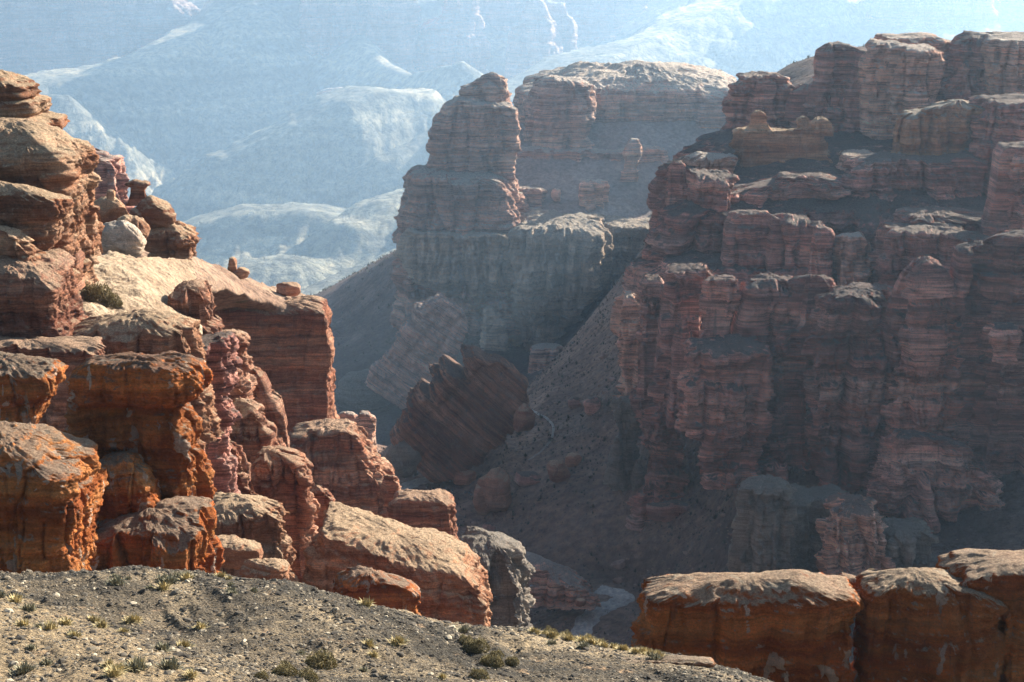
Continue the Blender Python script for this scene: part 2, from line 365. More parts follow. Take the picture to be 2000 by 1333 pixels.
def build_boulder(name, D, box, mat, sc, rot=0.0, n=2.6, seed=0, a=1.0, deep=.9, flat=0.0):
    x0, y0, x1, y1 = box
    c = P((x0 + x1) / 2, (y0 + y1) / 2, D); px = D * .000597
    hw = abs(PX(x1, y0, D) - PX(x0, y0, D)) / 2; hh = abs(PZ(y1, D) - PZ(y0, D)) / 2; hd = deep * (hw + hh) / 2
    m = max(hw, hh); nu = int(np.clip(m * 3.1 / (px * 1.4) * Q, 10, 260)); nv = int(nu * 1.8)
    ph = np.linspace(0.001, math.pi - .001, nu)[:, None]; th = np.linspace(0, 2 * math.pi, nv, endpoint=False)[None]
    x = np.sin(ph) * np.cos(th); y = np.sin(ph) * np.sin(th); z = np.cos(ph) + 0 * th
    r = (np.abs(x) ** n + np.abs(y) ** n + np.abs(z) ** n) ** (-1 / n)
    x, y, z = x * r, y * r, z * r
    k = 31.7 * seed + 3
    # facets: cut the ball with random planes
    rg = np.random.default_rng(seed + 50)
    for i in range(9):
        v = rg.normal(size=3); v /= np.linalg.norm(v); dd = rg.uniform(.72, 1.0)
        t = x * v[0] + y * v[1] + z * v[2] - dd
        t = np.where(t > 0, t, 0) * .85
        x, y, z = x - t * v[0], y - t * v[1], z - t * v[2]
    X, Y, Z = x * hw, y * hd, z * hh
    cr, sr = math.cos(rot), math.sin(rot)
    ux, uz = x * cr - z * sr, x * sr + z * cr
    f = 1 / sc
    d = sc * a * (.35 * fbm(X * f * .8 + k, Y * f * .8, Z * f * .8, 6, .55) + .10 * fbm(X * f * 2, Y * f * 2 + k, Z * f * 2, 4, .55, True)
        + .14 * beds((X * sr * -1 + Z * cr) * f * 1.6 + k, 0))
    lim = min(hw, hh) * .35; d = np.clip(d, -lim, lim)
    l = np.sqrt(x * x + y * y + z * z) + 1e-6
    X, Y, Z = X + d * x / l, Y + d * y / l, Z + d * z / l
    V = np.stack([X * cr - Z * sr + c[0], Y + c[1] + hd * .5, X * sr + Z * cr + c[2]], -1).reshape(-1, 3)
    return grid_mesh(name, V, nu, nv, mat, closed=True)
def boulder(label, D, box, pal='brown', sc=.6, group=None, cat='boulder', name='boulder', **kw):
    if D is None: D = DG_((box[0] + box[2]) / 2, box[3] - 3)
    NR[0] += 1; D *= KD[0]; sc *= KD[0]; kw.setdefault('seed', NR[0])
    return tag(build_boulder(name, D, box, rockmat(pal, sc, None, None, .25), sc, **kw), label, cat, group)

# ------------------------------------------------------------------ terrain
class TPS:
    def __init__(s, pts, ks=1.0, lam=1e-4):
        P_ = np.array(pts, float); s.ks = ks
        s.c = s.co(P_[:, 0], P_[:, 1]); n = len(P_)
        K = s.k(s.c[:, None] - s.c[None]); K += np.eye(n) * lam
        A = np.zeros((n + 3, n + 3)); A[:n, :n] = K; A[:n, n] = 1; A[:n, n + 1:] = s.c; A[n, :n] = 1; A[n + 1:, :n] = s.c.T
        s.w = np.linalg.solve(A, np.append(P_[:, 2], [0, 0, 0]))
    def co(s, X, Y): return np.stack([X / Y * 1.6, np.log(Y) * s.ks], -1)
    def k(s, d):
        r2 = (d ** 2).sum(-1); return .5 * r2 * np.log(r2 + 1e-12)
    def __call__(s, X, Y):
        sh = X.shape; c = s.co(X.ravel(), Y.ravel()); out = np.empty(len(c)); n = len(s.c)
        for i in range(0, len(c), 20000):
            q = c[i:i + 20000]; out[i:i + 20000] = s.k(q[:, None] - s.c[None]) @ s.w[:n] + s.w[n] + q @ s.w[n + 1:]
        return out.reshape(sh)
def polar(a0, a1, na, d0, d1, nd):
    t = np.linspace(a0, a1, na)[None]; D = np.exp(np.linspace(math.log(d0), math.log(d1), nd))[:, None]
    return t * D, D + 0 * t
class Sampler:
    def __init__(s, a0, a1, d0, d1, Z): s.a0, s.a1, s.l0, s.l1, s.Z = a0, a1, math.log(d0), math.log(d1), Z
    def __call__(s, X, Y):
        nd, na = s.Z.shape
        u = np.clip((X / Y - s.a0) / (s.a1 - s.a0) * (na - 1), 0, na - 1.001); v = np.clip((np.log(Y) - s.l0) / (s.l1 - s.l0) * (nd - 1), 0, nd - 1.001)
        i, j = v.astype(int), u.astype(int); fv, fu = v - i, u - j; Z = s.Z
        return (Z[i, j] * (1 - fu) + Z[i, j + 1] * fu) * (1 - fv) + (Z[i + 1, j] * (1 - fu) + Z[i + 1, j + 1] * fu) * fv
FK = 6.0                                       # everything past 590 m stands this much farther out
BK = 2.0                                       # and the butte twice as far as first sketched
def G(x, y, D): return P(x, y, D * FK if D > 590 else D * BK if D > 430 else D)
def H0(x, D, z): return (PX(x, 700, D), D, z)
def H(x, D, z):
    k = FK if D > 590 else 1.0
    return (PX(x, 700, D * k), D * k, z * k)

# -- valley and far slopes, one sheet
pts = [
 H(-500,60,-36),H(0,60,-36),H(600,60,-36),H(1200,60,-38),H(1800,60,-40),H(2500,60,-40),
 H(-500,90,-44),H(0,90,-45),H(500,90,-50),H(1000,90,-62),H(1500,90,-66),H(2000,90,-66),H(2600,90,-66),
 H(-500,150,-60),H(0,150,-62),H(500,150,-74),H(900,150,-92),H(1200,150,-102),H(1600,150,-102),H(2000,150,-98),H(2600,150,-90),
 H(-500,220,-70),H(0,220,-78),H(500,220,-98),H(800,220,-120),H(1050,220,-130),H(1300,220,-131),H(1600,220,-120),H(2000,220,-110),H(2600,220,-95),
 H(-500,300,-90),H(0,300,-95),H(300,300,-110),H(600,300,-128),H(800,300,-134),G(1130,1240,291),G(1200,1185,302),H(1300,290,-129),H(1400,285,-122),
 G(1250,1130,308),G(1400,1110,292),G(1445,1112,272),G(1300,1050,315),G(1400,1000,310),G(1450,950,302),G(1260,900,342),G(1200,850,360),
 G(1100,950,345),G(1500,880,322),G(1600,920,302),G(1720,960,290),G(1900,1010,272),G(2150,1010,262),G(1550,1060,285),G(1700,1090,268),
 G(1200,760,375),G(1150,800,385),G(1035,800,402),G(1000,900,367),G(900,1000,347),G(850,950,362),G(950,1060,335),G(1050,1100,322),G(1100,1160,308),G(740,900,388),G(700,860,408),G(1100,1000,335),
 G(1100,690,445),G(1180,620,445),G(1230,560,445),G(950,720,452),G(880,690,468),G(1030,690,460),G(700,800,440),G(660,700,490),G(700,620,530),
 G(790,500,552),G(750,540,545),G(640,590,572),G(850,640,490),G(820,560,520),
 H0(1340,500,-86),H0(1310,455,-92),H0(1450,480,-66),H0(1445,620,-72),H0(1500,800,-92),H0(1380,700,-110),H0(1290,560,-120),H0(700,455,-172),H0(820,455,-165),H0(900,460,-155),H0(700,560,-215),H0(850,560,-200),H0(700,700,-262),H0(850,700,-250),H0(600,500,-170),H0(1800,800,-90),H0(1800,520,-72),H0(2200,520,-60),H0(2200,900,-70),H0(1550,1150,-150),H(2500,350,-80),H(1000,600,-120),H(1400,600,-100),H(2000,600,-80),  # first points: unseen plateau added behind right wall, raised to shade the valley slope
 H(700,640,-158),H(500,560,-150),H(0,400,-120),H(300,480,-145),H(-500,450,-110),H(-300,600,-140),
 G(600,580,600),G(500,560,610),G(380,560,620),G(370,437,690),G(480,408,695),G(600,405,705),G(690,415,700),G(740,395,690),G(800,377,680),G(500,490,650),G(620,495,640),G(720,470,640),
 H(300,780,-168),H(550,790,-168),H(800,790,-165),H(0,760,-160),H(-400,760,-150),H(1100,760,-150),H(1500,740,-120),H(2100,740,-100),
 G(50,165,1010),G(230,125,1010),G(420,38,1050),G(500,-40,1090),G(-300,200,990),G(100,300,940),G(350,400,905),G(250,260,960),
 G(600,200,1015),G(800,120,1085),G(900,40,1180),G(450,260,960),
 G(470,290,868),G(620,200,885),G(700,172,890),G(800,180,900),G(880,160,930),H(700,950,-134),H(560,930,-150),H(850,990,-128),G(600,400,822),G(750,360,838),G(900,330,850),
 G(1090,130,900),G(1200,85,960),G(1300,48,1010),G(1420,-2,1080),G(1400,130,900),G(1600,120,900),G(1500,60,1000),G(1900,100,900),G(1700,40,1000),H(1100,1010,-118),H(1250,1120,-105),H(1000,1100,-118),
 G(100,150,1120),G(300,60,1180),H(-500,1300,-60),H(0,1300,-60),H(500,1350,-62),H(1000,1350,-62),H(1500,1300,-45),H(2500,1200,-45),
 H(-500,1700,10),H(500,1700,10),H(1500,1700,10),H(2500,1700,10),H(-500,3200,30),H(1000,3200,30),H(2500,3200,30),H(-500,2400,30),H(1000,2400,30),H(2500,2400,30),
]
tps = TPS(pts, 1.0, 2e-4)
A0, A1, D0, D1 = -.56, .56, 56.0, 19000.0
CRESTS = [(((-300,190),(50,165),(230,125),(330,80),(420,38),(500,-40)), 5600, 6900, 110, .80, 170),
          (((440,300),(560,240),(640,196),(700,175),(790,182)), 5100, 5400, 80, .9, 120),
          (((1000,190),(1090,132),(1200,88),(1300,52),(1420,0),(1500,-60)), 5200, 6600, 90, .68, 130),
          (((-200,330),(50,245),(105,190)), 5300, 5550, 40, .8, 70),
          (((760,310),(840,262),(930,215)), 4900, 5200, 30, .8, 80),
          (((900,120),(800,150),(740,120),(700,70)), 5700, 6400, 15, .8, 90),
          (((330,450),(400,425),(480,408),(600,405),(690,418)), 4150, 4250, 60, .60, 60),
          (((690,432),(740,398),(800,377),(880,350)), 3900, 4100, 40, .66, 50),
          (((480,520),(560,500),(620,508),(720,478),(800,455)), 3600, 3900, 28, .62, 45),
          (((560,585),(640,560),(700,530),(800,490)), 3250, 3500, 30, .58, 40)]
def terr(X, Y):
    z = tps(X, Y)
    far = np.clip((Y - 1300) / 1500, 0, 1); 
    l = Y * .0022
    z = z + .30 * fbm(X * .16, Y * .16, 0 * X, 4) * np.clip(Y / 200, 0, 1) * 1.4
    rg = fbm(X * .0022 + 3, Y * .0016, 0 * X, 6, .55, True); r2 = fbm(X * .009 + 3, Y * .006 + 8, 0 * X, 5, .6, True)
    hl = np.clip((Y - 3300) / 400, 0, 1) * np.clip((4700 - Y) / 400, 0, 1)
    z = z + hl * 18 * fbm(X * .0035, Y * .0022 + 2, 0 * X, 5, .5, True)
    z = z + far * ((rg * 30 - 5) * np.clip((Y - 4300) / 1500, .3, 1) + fbm(X * .022, Y * .013 + 5, 0 * X, 4, .6, True) * 9 * np.clip((Y - 3000) / 1500, 0, 1) + r2 * 32 * np.clip((Y - 3000) / 1500, .35, 1))
    z = z - (75 + 75 * np.clip((Y - 5000) / 600, 0, 1)) * np.clip((Y - 2600) / 700, 0, 1) * np.clip((7600 - Y) / 800, 0, 1)
    for pts_, D_a, D_b, fl_, sl_, gu_ in CRESTS:
        c_ = np.array([P(x_, y_, D_a + (D_b - D_a) * k_ / (len(pts_) - 1)) for k_, (x_, y_) in enumerate(pts_)])
        m_ = (Y > D_a * .8) & (Y < D_b * 1.25); x, y = X[m_], Y[m_]; d_ = np.full(x.shape, 1e9); cz = np.zeros(x.shape)
        for a_, b_ in zip(c_[:-1], c_[1:]):
            v_ = (b_ - a_)[:2]; t_ = np.clip(((x - a_[0]) * v_[0] + (y - a_[1]) * v_[1]) / (v_ @ v_), 0, 1)
            e_ = np.hypot(x - a_[0] - t_ * v_[0], y - a_[1] - t_ * v_[1]); k_ = e_ < d_
            d_ = np.where(k_, e_, d_); cz = np.where(k_, a_[2] + t_ * (b_[2] - a_[2]), cz)
        s_ = D_a / 5000
        n1_ = fbm(x * .004 / s_, y * .003 / s_, 0 * x, 4); n2_ = fbm(x * .011 / s_, y * .007 / s_, 0 * x + 3, 5, .6, True)
        dd = np.maximum(d_ - fl_ * (1 + .8 * n1_), 0)
        h_ = cz + 10 * s_ * n1_ + 6 * s_ * n2_ - sl_ * (dd + gu_ * n2_ * np.clip(dd / (2 * gu_), 0, 1) - 0.35 * gu_ * np.clip(dd / (2 * gu_), 0, 1))
        z[m_] = np.maximum(z[m_], h_)
    md = np.clip((Y - 230) / 60, 0, 1) * (1 - far)
    floor_ = np.clip((z + 131) / 6, 0, 1)
    z = z + md * floor_ * 1.1 * fbm(X * .05 + 9, Y * .035, 0 * X, 4, .5, True)
    return z
def plane(x, y, z=-133.2):
    v = (666.5 - y) / F; D = z * (cp + v * sp) / (-sp + v * cp); return (PX(x, y, D), D)
ROADS = [([plane(*q) for q in ((1126,1330),(1128,1290),(1132,1250),(1143,1217),(1168,1192),(1203,1178),(1219,1167),(1204,1158),(1168,1151))], 4.2),
         ([plane(*q) for q in ((900,932),(860,936),(815,942),(788,956),(790,970),(822,976),(860,974))], 4.0)]
def cat(pt, n):
    pt = np.array(pt); t = np.linspace(0, len(pt) - 1, n); i = np.clip(t.astype(int), 0, len(pt) - 2); u = (t - i)[:, None]; g_ = lambda j: pt[np.clip(j, 0, len(pt) - 1)]
    p0, p1, p2, p3 = g_(i - 1), g_(i), g_(i + 1), g_(i + 2)
    return .5 * (2 * p1 + (p2 - p0) * u + (2 * p0 - 5 * p1 + 4 * p2 - p3) * u ** 2 + (3 * p1 - p0 - 3 * p2 + p3) * u ** 3)
_terr0 = terr
def terr(X, Y):
    z = _terr0(X, Y); m = (Y > 240) & (Y < 420) & (X > -60) & (X < 60)
    x, y = X[m], Y[m]
    for pt, w_ in ROADS:
        c = cat(pt, 120); d = np.full(x.shape, 1e9)
        for q in c: d = np.minimum(d, (x - q[0]) ** 2 + (y - q[1]) ** 2)
        k = np.clip((np.sqrt(d) - w_ * .9) / 9, 0, 1); k = k * k * (3 - 2 * k)
        z[m] = z[m] * k + (-133.3) * (1 - k)
    return z
na, nd = int(860 * Q), int(1150 * Q)
Xg, Yg = polar(A0, A1, na, D0, D1, nd); Zg = terr(Xg, Yg)
ground = Sampler(A0, A1, D0, D1, Zg)
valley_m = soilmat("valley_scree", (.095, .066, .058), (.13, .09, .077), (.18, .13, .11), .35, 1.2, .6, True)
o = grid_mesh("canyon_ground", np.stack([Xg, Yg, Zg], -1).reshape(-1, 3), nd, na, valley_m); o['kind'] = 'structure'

def DG_(x, y, far_=560):
    """distance at which the line of sight through a pixel meets the ground"""
    D = np.linspace(230, far_, 2500); pz = np.array([P(x, y, d) for d in D]); gz = ground(pz[:, 0], pz[:, 1])
    k = np.argmax(pz[:, 2] < gz); return D[k] if k else 300.0

# -- near gravel hillside
fp = [G(-300,1112,44),G(0,1120,44),G(200,1119,44.5),G(400,1120,45),G(560,1142,45),G(700,1187,45),G(900,1228,45),G(1100,1248,45),G(1250,1283,45),G(1400,1335,45),G(1700,1480,45),G(2300,1600,45),
      H(-300,52,-23.6),H(0,52,-23.6),H(400,52,-24),H(700,52,-26.2),H(1000,52,-28),H(1250,52,-29),H(1600,52,-32),H(2300,52,-34),
      H(-300,60,-31),H(400,60,-32),H(1000,60,-36),H(1600,60,-38),H(2300,60,-39),
      G(-200,1185,38),G(0,1190,38),G(200,1240,34.5),G(400,1295,31.5),G(480,1330,29.8),G(0,1172,40.5),G(250,1225,38.5),G(480,1290,35),G(600,1340,32),
      G(700,1290,36),G(900,1290,38),G(1100,1300,39.5),G(0,1333,28),G(250,1340,27.5),G(800,1345,32),G(1200,1345,37),
      H(-300,20,-12),H(300,20,-12),H(1000,20,-14),H(1700,20,-17),H(2400,20,-20),H(0,9,-7),H(1000,9,-8),H(2000,9,-10)]
ftps = TPS(fp, 1.0, 1e-5)
fx, fy = polar(-.42, .42, int(800 * Q), 9, 60, int(620 * Q))
def fterr(X, Y):
    m = fbm(X * .25, Y * .25, 0 * X, 3)
    return ftps(X, Y) + .24 * fbm(X * .55, Y * .4, 0 * X, 5) + .10 * fbm(X * 1.3 + Y * .5, Y * .35, 0 * X, 4, .5, True) + .06 * fbm(X * 3, Y * 3, 0 * X, 4, .6) + .03 * np.clip(fbm(X * 9, Y * 9, 0 * X, 3, .6), 0, 1)
fz = fterr(fx, fy); fgz = Sampler(-.42, .42, 9, 60, fz)
m = bpy.data.materials.new("gravel_soil"); nt, b = nodes(m); L = nt.links
g = N(nt, "ShaderNodeNewGeometry"); pos = g.outputs["Position"]
n1 = noise(nt, vmul(nt, pos, (.16, .22, .2)), 1.0, 5, .6, .6); n2 = noise(nt, pos, 9, 8, .8); n3 = noise(nt, pos, 1.2, 5, .6)
base = ramp(nt, n1, [(.39, (.34, .27, .18, 1)), (.47, (.17, .138, .098, 1)), (.55, (.07, .062, .05, 1))])
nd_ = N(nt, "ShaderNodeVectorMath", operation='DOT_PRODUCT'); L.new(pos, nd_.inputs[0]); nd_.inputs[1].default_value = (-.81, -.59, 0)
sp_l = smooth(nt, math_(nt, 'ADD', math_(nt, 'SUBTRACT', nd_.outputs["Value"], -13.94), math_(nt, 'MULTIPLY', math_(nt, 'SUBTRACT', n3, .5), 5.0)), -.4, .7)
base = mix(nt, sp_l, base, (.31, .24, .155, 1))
base = mix(nt, smooth(nt, n3, .60, .72), base, (.34, .24, .155, 1))
base = mix(nt, 1.0, base, ramp(nt, n2, [(.38, (.22, .22, .23, 1)), (.5, (1, 1, 1, 1)), (.60, (1.9, 1.8, 1.6, 1))]), 'MULTIPLY')
L.new(base, b.inputs["Base Color"])
vo = N(nt, "ShaderNodeTexVoronoi"); vo.inputs["Scale"].default_value = 14; L.new(pos, vo.inputs["Vector"])
bp = N(nt, "ShaderNodeBump"); bp.inputs["Distance"].default_value = .22
L.new(math_(nt, 'SUBTRACT', n2, math_(nt, 'MULTIPLY', vo.outputs["Distance"], .5)), bp.inputs["Height"]); L.new(bp.outputs[0], b.inputs["Normal"])
gravel_soil = m
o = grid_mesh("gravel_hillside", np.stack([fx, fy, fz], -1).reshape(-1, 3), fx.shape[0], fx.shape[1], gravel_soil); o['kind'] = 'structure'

def patch(name, ctrl, mat, nu=200, nv=200, amp=.2, f=1.0, skirt=6.0):
    """a ground sheet through a grid of (x, y, D) points, rounded, with its edges turned down"""
    C = np.array([[P(c[0], c[1], c[2] * KD[0]) for c in row] for row in ctrl]); amp *= KD[0]; f /= KD[0]; skirt *= KD[0]
    def up(A, n):
        k = A.shape[0]; t = np.linspace(0, k - 1, n); i = np.clip(t.astype(int), 0, k - 2); u = (t - i)[:, None, None]
        g_ = lambda j: A[np.clip(j, 0, k - 1)]
        p0, p1, p2, p3 = g_(i - 1), g_(i), g_(i + 1), g_(i + 2)
        return .5 * (2 * p1 + (p2 - p0) * u + (2 * p0 - 5 * p1 + 4 * p2 - p3) * u ** 2 + (3 * p1 - p0 - 3 * p2 + p3) * u ** 3)
    A = up(C, int(nu * Q)); A = up(A.transpose(1, 0, 2), int(nv * Q)).transpose(1, 0, 2)
    X, Y, Z = A[..., 0], A[..., 1], A[..., 2]
    Z = Z + amp * (fbm(X * f, Y * f, 0 * X, 6, .55) + .35 * fbm(X * f * .3, Y * f * .3, 0 * X + 4, 3))
    X, Y, Z = [np.pad(q, 1, mode='edge') for q in (X, Y, Z)]
    Z[0] -= skirt; Z[-1] -= skirt; Z[:, 0] -= skirt; Z[:, -1] -= skirt
    o = grid_mesh(name, np.stack([X, Y, Z], -1).reshape(-1, 3), X.shape[0], X.shape[1], mat); o['kind'] = 'structure'
    return o, X, Y, Z

# ================================================================== FOREGROUND ROCKS
GC = (.125, .115, .095)
# left: flat-capped block
t = rock('rock_block', 'orange rust block with a dark gravelly flat cap, standing on its own ledge', 'rock block', 76, 3.6,
    [(770,152,378),(800,142,366),(825,140,352),(860,138,366),(900,142,372),(940,146,384),(985,152,393),(1030,170,388)], 'orange', .9, n=4.5, foot=3, bed=.8, cell=.8, low=.08)
part(t, 'cap_rock', 75.3, 4.4, [(722,160,360),(735,146,384),(752,138,397),(775,136,399),(792,140,388),(803,150,364)], 'orange', .9, 'dark overhanging cap of gravelly rock', dustcol=GC, dome=.1, n=3.2, bed=1.3, cell=.4, ty=-.08, low=.05, fb=1.3)
rock('rock_lump', 'rounded orange rock lump against the foot of the flat-capped block', 'rock lump', 74.2, 4.0, [(912,205,262),(935,185,285),(965,172,305),(1000,166,308),(1030,164,296)], 'orange', .7, dome=.3, foot=2, bed=.7, cell=.7)
rock('rock_ledge', 'wide orange rock ledge below the flat-capped block, directly behind the gravel crest', 'rock ledge', 71.5, 6.0, [(1066,180,398),(1085,164,404),(1108,162,404),(1140,160,402)], 'orange', .8, n=5, dome=.5, ty=.12, foot=3, bed=.8)
rock('rock_block', 'stepped orange block with pale top at the left edge behind the gravel crest', 'rock block', 68, 6.0,
    [(893,-90,50),(915,-90,88),(936,-90,142),(960,-90,147),(972,-90,140),(980,-90,160),(1010,-90,163),(1080,-90,158),(1130,-90,156)], 'orange', .85, n=4, dome=.5, foot=3, bed=.8, cell=.5, tx=-.06, ty=.08)
rock('rock_overhang', 'undercut orange rock with flat pale cap at the left edge, above the stepped block', 'rock overhang', 84, 4.5,
    [(735,-90,100),(750,-90,120),(775,-90,116),(800,-90,92),(830,-90,82),(870,-90,66),(950,-90,60)], 'orange', .9, dustcol=(.24,.21,.16), dome=.5, n=3.4, foot=4, bed=.8, cell=.5)
# right: three orange blocks
rock('rock_block', 'leftmost orange block at the bottom right with a domed pale gravelly top and white drips', 'rock block', 58, 3.6,
    [(1178,1290,1650),(1186,1258,1678),(1200,1249,1688),(1214,1248,1688),(1230,1256,1674),(1244,1252,1674),(1290,1246,1670),(1420,1246,1668)], 'orange', .75, dustcol=(.42,.345,.25), n=4.5, dome=.5, foot=2, bed=.7, cell=.5, low=.08, capn=.6, fb=1.3)
rock('rock_block', 'middle orange block at the bottom right between two dark cracks', 'rock block', 58.5, 3.6,
    [(1166,1710,1890),(1176,1688,1920),(1196,1682,1942),(1212,1682,1946),(1228,1690,1936),(1300,1676,1942),(1420,1676,1940)], 'orange', .75, dustcol=(.46,.38,.27), n=5, dome=.4, foot=2, bed=.7, cell=.5, low=.08, capn=.6, fb=1.3)
rock('rock_block', 'orange block cut by the right edge of the picture with a high sunlit top', 'rock block', 59, 4.0,
    [(1136,1885,2190),(1150,1862,2200),(1172,1870,2200),(1190,1930,2200),(1210,1950,2200),(1420,1950,2200)], 'orange', .75, dustcol=(.42,.345,.25), n=5, dome=.4, foot=2, bed=.7, cell=.5, low=.08, capn=.6, fb=1.3)
def find(s_): return [o for o in col.objects if o.type == "MESH" and o.get("label", "").startswith(s_)][0]
boulder('small brown rock wedged in the gap behind the two left blocks at bottom right', 62, (1606,1128,1690,1175), 'orange', .5)

# overhanging slab in the gravel slope, bottom centre
rock('rock_slab', 'thin flat slab sticking out of the gravel slope at the bottom edge', 'rock slab', 39.5, .9, [(1298,1085,1385),(1303,1080,1400),(1310,1090,1395),(1316,1110,1380)], 'brown', .2, dustcol=(.26,.22,.165), n=3, dome=.02, bed=.6, ty=-.2)

CAPK[0] = .62; DEF.update(cs=3.0, cell=1.55, rr=.05, nmin=7.5, fb=1.25)
# ================================================================== LEFT CLIFFS
S1 = 1.5
rock('rock_tower', 'high layered summit knob of the left cliff, at the left edge of the picture', 'rock tower', 122, 9,
    [(158,-90,22),(172,-90,44),(192,-90,46),(196,-90,36),(204,-90,58),(220,-90,62),(232,-90,52),(240,-90,84),(258,-90,88),(275,-90,76)], 'brown', 0.96, dome=.5, foot=3, cell=.5)
rock('rock_tower', 'massive layered brown tower at the left edge under the summit knob', 'rock tower', 115, 14,
    [(290,-90,104),(310,-90,124),(345,-90,131),(365,-90,126),(372,-90,132),(400,-90,130),(440,-90,137),(470,-90,134),(500,-90,126),(545,-90,128)], 'brown', 1.11, n=4, dome=2.2, foot=6, cell=.6)
rock('rock_ledge', 'sunlit brown shelf in front of the massive left tower', 'rock ledge', 110, 6, [(385,-90,78),(400,-90,112),(420,-90,116),(445,-90,96),(480,-90,90),(520,-90,70),(560,-90,60)], 'brown', 0.89, dome=1.0, foot=4, cell=.6)
rock('rock_ledge', 'small brown shelf at the left edge below the sunlit shelf', 'rock ledge', 107, 5, [(465,-90,28),(480,-90,50),(505,-90,76),(530,-90,80),(560,-90,70)], 'brown', 0.74, dome=.6, foot=3, tx=-.1)
rock('cliff', 'dark red layered wall at the left edge with a grey gravel top', 'cliff', 104, 16,
    [(560,-90,105),(572,-90,122),(640,-90,118),(655,-90,128),(690,-90,150),(760,-90,140),(900,-90,136)], 'red', 0.96, n=5, dome=1.2, foot=8, tx=-.05, ty=.06, cell=.5)
rock('rock_ledge', 'low red shelf left of the flat-capped block, above its gap', 'rock ledge', 101, 6, [(686,-90,178),(695,-90,188),(722,-90,188),(760,-90,180)], 'red', 0.74, dome=.5, foot=6)
rock('cliff', 'shadowed purple cliff seen between the flat-capped block and the overhang', 'cliff', 108, 12, [(700,20,420),(760,10,420),(1000,0,430)], 'purple', 1.18, foot=5)
rock('rock_tower', 'grey purple stepped pinnacle behind the massive left tower', 'rock tower', 290, 22,
    [(292,112,150),(300,112,168),(312,112,196),(320,112,204),(324,112,228),(338,112,234),(370,112,240),(410,112,246),(470,112,250)], 'purple', 1.48, dome=1.0, foot=25, dustcol=(.36,.3,.26))
t = rock('hoodoo', 'mushroom rock with a flat brown hat on top of the boulders', 'hoodoo', 158, 2.2, [(370,252,284),(380,252,284),(396,246,292)], 'red', .6, foot=.4)
part(t, 'cap_rock', 157.8, 3.0, [(357,254,288),(362,246,296),(367,250,291),(372,254,284)], 'red', .6, dome=.15)
boulder('large rounded brown boulder directly under the mushroom rock', 155, (252,392,342,448), 'brown', .9, rot=-.2)
boulder('wide brown boulder left of the mushroom rock', 150, (160,392,254,452), 'brown', .9, rot=.05)
boulder('small upright stone on the wide brown boulder', 150, (207,372,225,398), 'brown', .4)
boulder('large pale egg shaped boulder lying on the sandy slope', 140, (186,438,278,512), 'grey', .7, rot=-.38, n=2.2)
boulder('long brown boulder leaning above the pale egg shaped boulder', 146, (222,426,288,478), 'brown', .7, rot=-.6)
boulder('tiny round stone under the large rounded boulder', 148, (262,424,280,446), 'brown', .3)
rock('rock_ledge', 'brown rounded ledge below the mushroom rock at the head of the ridge', 'rock ledge', 154, 7, [(455,292,358),(466,282,376),(480,290,382),(496,306,378)], 'brown', 0.74, dome=.8, foot=.6)
boulder('dark boulder at the right end of the head of the ridge', 156, (336,432,362,452), 'brown', .4)
rock('rock_tower', 'rounded brown buttress right of the massive left tower', 'rock tower', 122, 7, [(418,136,172),(440,132,190),(470,132,194),(495,132,192)], 'brown', 0.81, dome=.8, foot=.8)
rock('rock_tower', 'narrow red buttress beside the sandy slope', 'rock tower', 117, 4, [(496,128,146),(510,126,152),(550,124,148)], 'red', .9, foot=.8)

sand_m = soilmat("sandy_soil", (.28, .19, .125), (.38, .28, .19), (.46, .36, .25), 1.6, .5, .45)
SAND = patch("sandy_slope", [[(110,490,128),(200,495,133),(290,500,142),(375,508,156)],
                      [(110,560,122),(200,555,124),(290,560,128),(392,588,142)],
                      [(110,620,112),(200,625,113),(300,640,115),(395,655,124)],
                      [(110,690,107),(200,700,107),(320,700,108),(385,700,114)]], sand_m, 220, 220, .7, .45)
def near_px(X, Y, Z, x, y):
    c_, s_ = cp, sp; dep = Y * c_ - Z * s_; u = X / dep * F + 1000; v = 666.5 - (Y * s_ + Z * c_) / dep * F
    k = np.argmin(((u - x) ** 2 + (v - y) ** 2)[2:-2, 2:-2]); i, j = np.unravel_index(k, (X.shape[0] - 4, X.shape[1] - 4)); return (X[i + 2, j + 2], Y[i + 2, j + 2], Z[i + 2, j + 2])
ridge_m = soilmat("ridge_soil", (.24, .15, .105), (.30, .20, .14), (.38, .27, .19), 1.0, .6, .45)
RIDGE = patch("ridge_slope", [[(260,470,172),(340,482,176),(430,522,188),(530,558,206),(636,592,224)],
                      [(270,520,152),(340,542,160),(430,568,174),(530,581,190),(632,597,202)],
                      [(290,600,150),(340,612,180),(430,607,190),(530,606,189.5),(622,607,190)]], ridge_m, 240, 240, 1.0, .25, 1.5)
rock('rock_ledge', 'long rounded red shelf with fluted front above the flat-capped block', 'rock ledge', 105, 9, [(655,170,350),(664,148,376),(685,136,385),(710,140,386),(745,150,382)], 'brown', 0.81, n=4, dome=1.3, foot=5, cell=1.1)
rock('rock_tower', 'sunlit round topped red buttress between the sandy slope and the great cliff', 'rock tower', 126, 9, [(582,335,398),(592,324,410),(640,322,418),(655,328,434),(672,330,436),(684,338,424),(760,340,420)], 'red', 0.89, dome=.9, foot=5)
rock('cliff', 'great layered red cliff with a sunlit right edge, right end of the left ridge', 'cliff', 188, 14,
    [(607,418,622),(616,412,636),(640,410,645),(700,410,652),(760,410,650),(800,410,650),(900,410,654),(1000,410,640)], 'red', 1.41, n=5.5, dome=.6, foot=20, cell=.3, low=.05, fb=.7, rr=.5)
boulder('flat topped stone block on the brink of the great layered cliff', 196, (538,554,584,580), 'red', .6, n=4)
boulder('slender stone standing on the ridge above the great cliff', 190, (444,505,462,536), 'brown', .5, n=3)
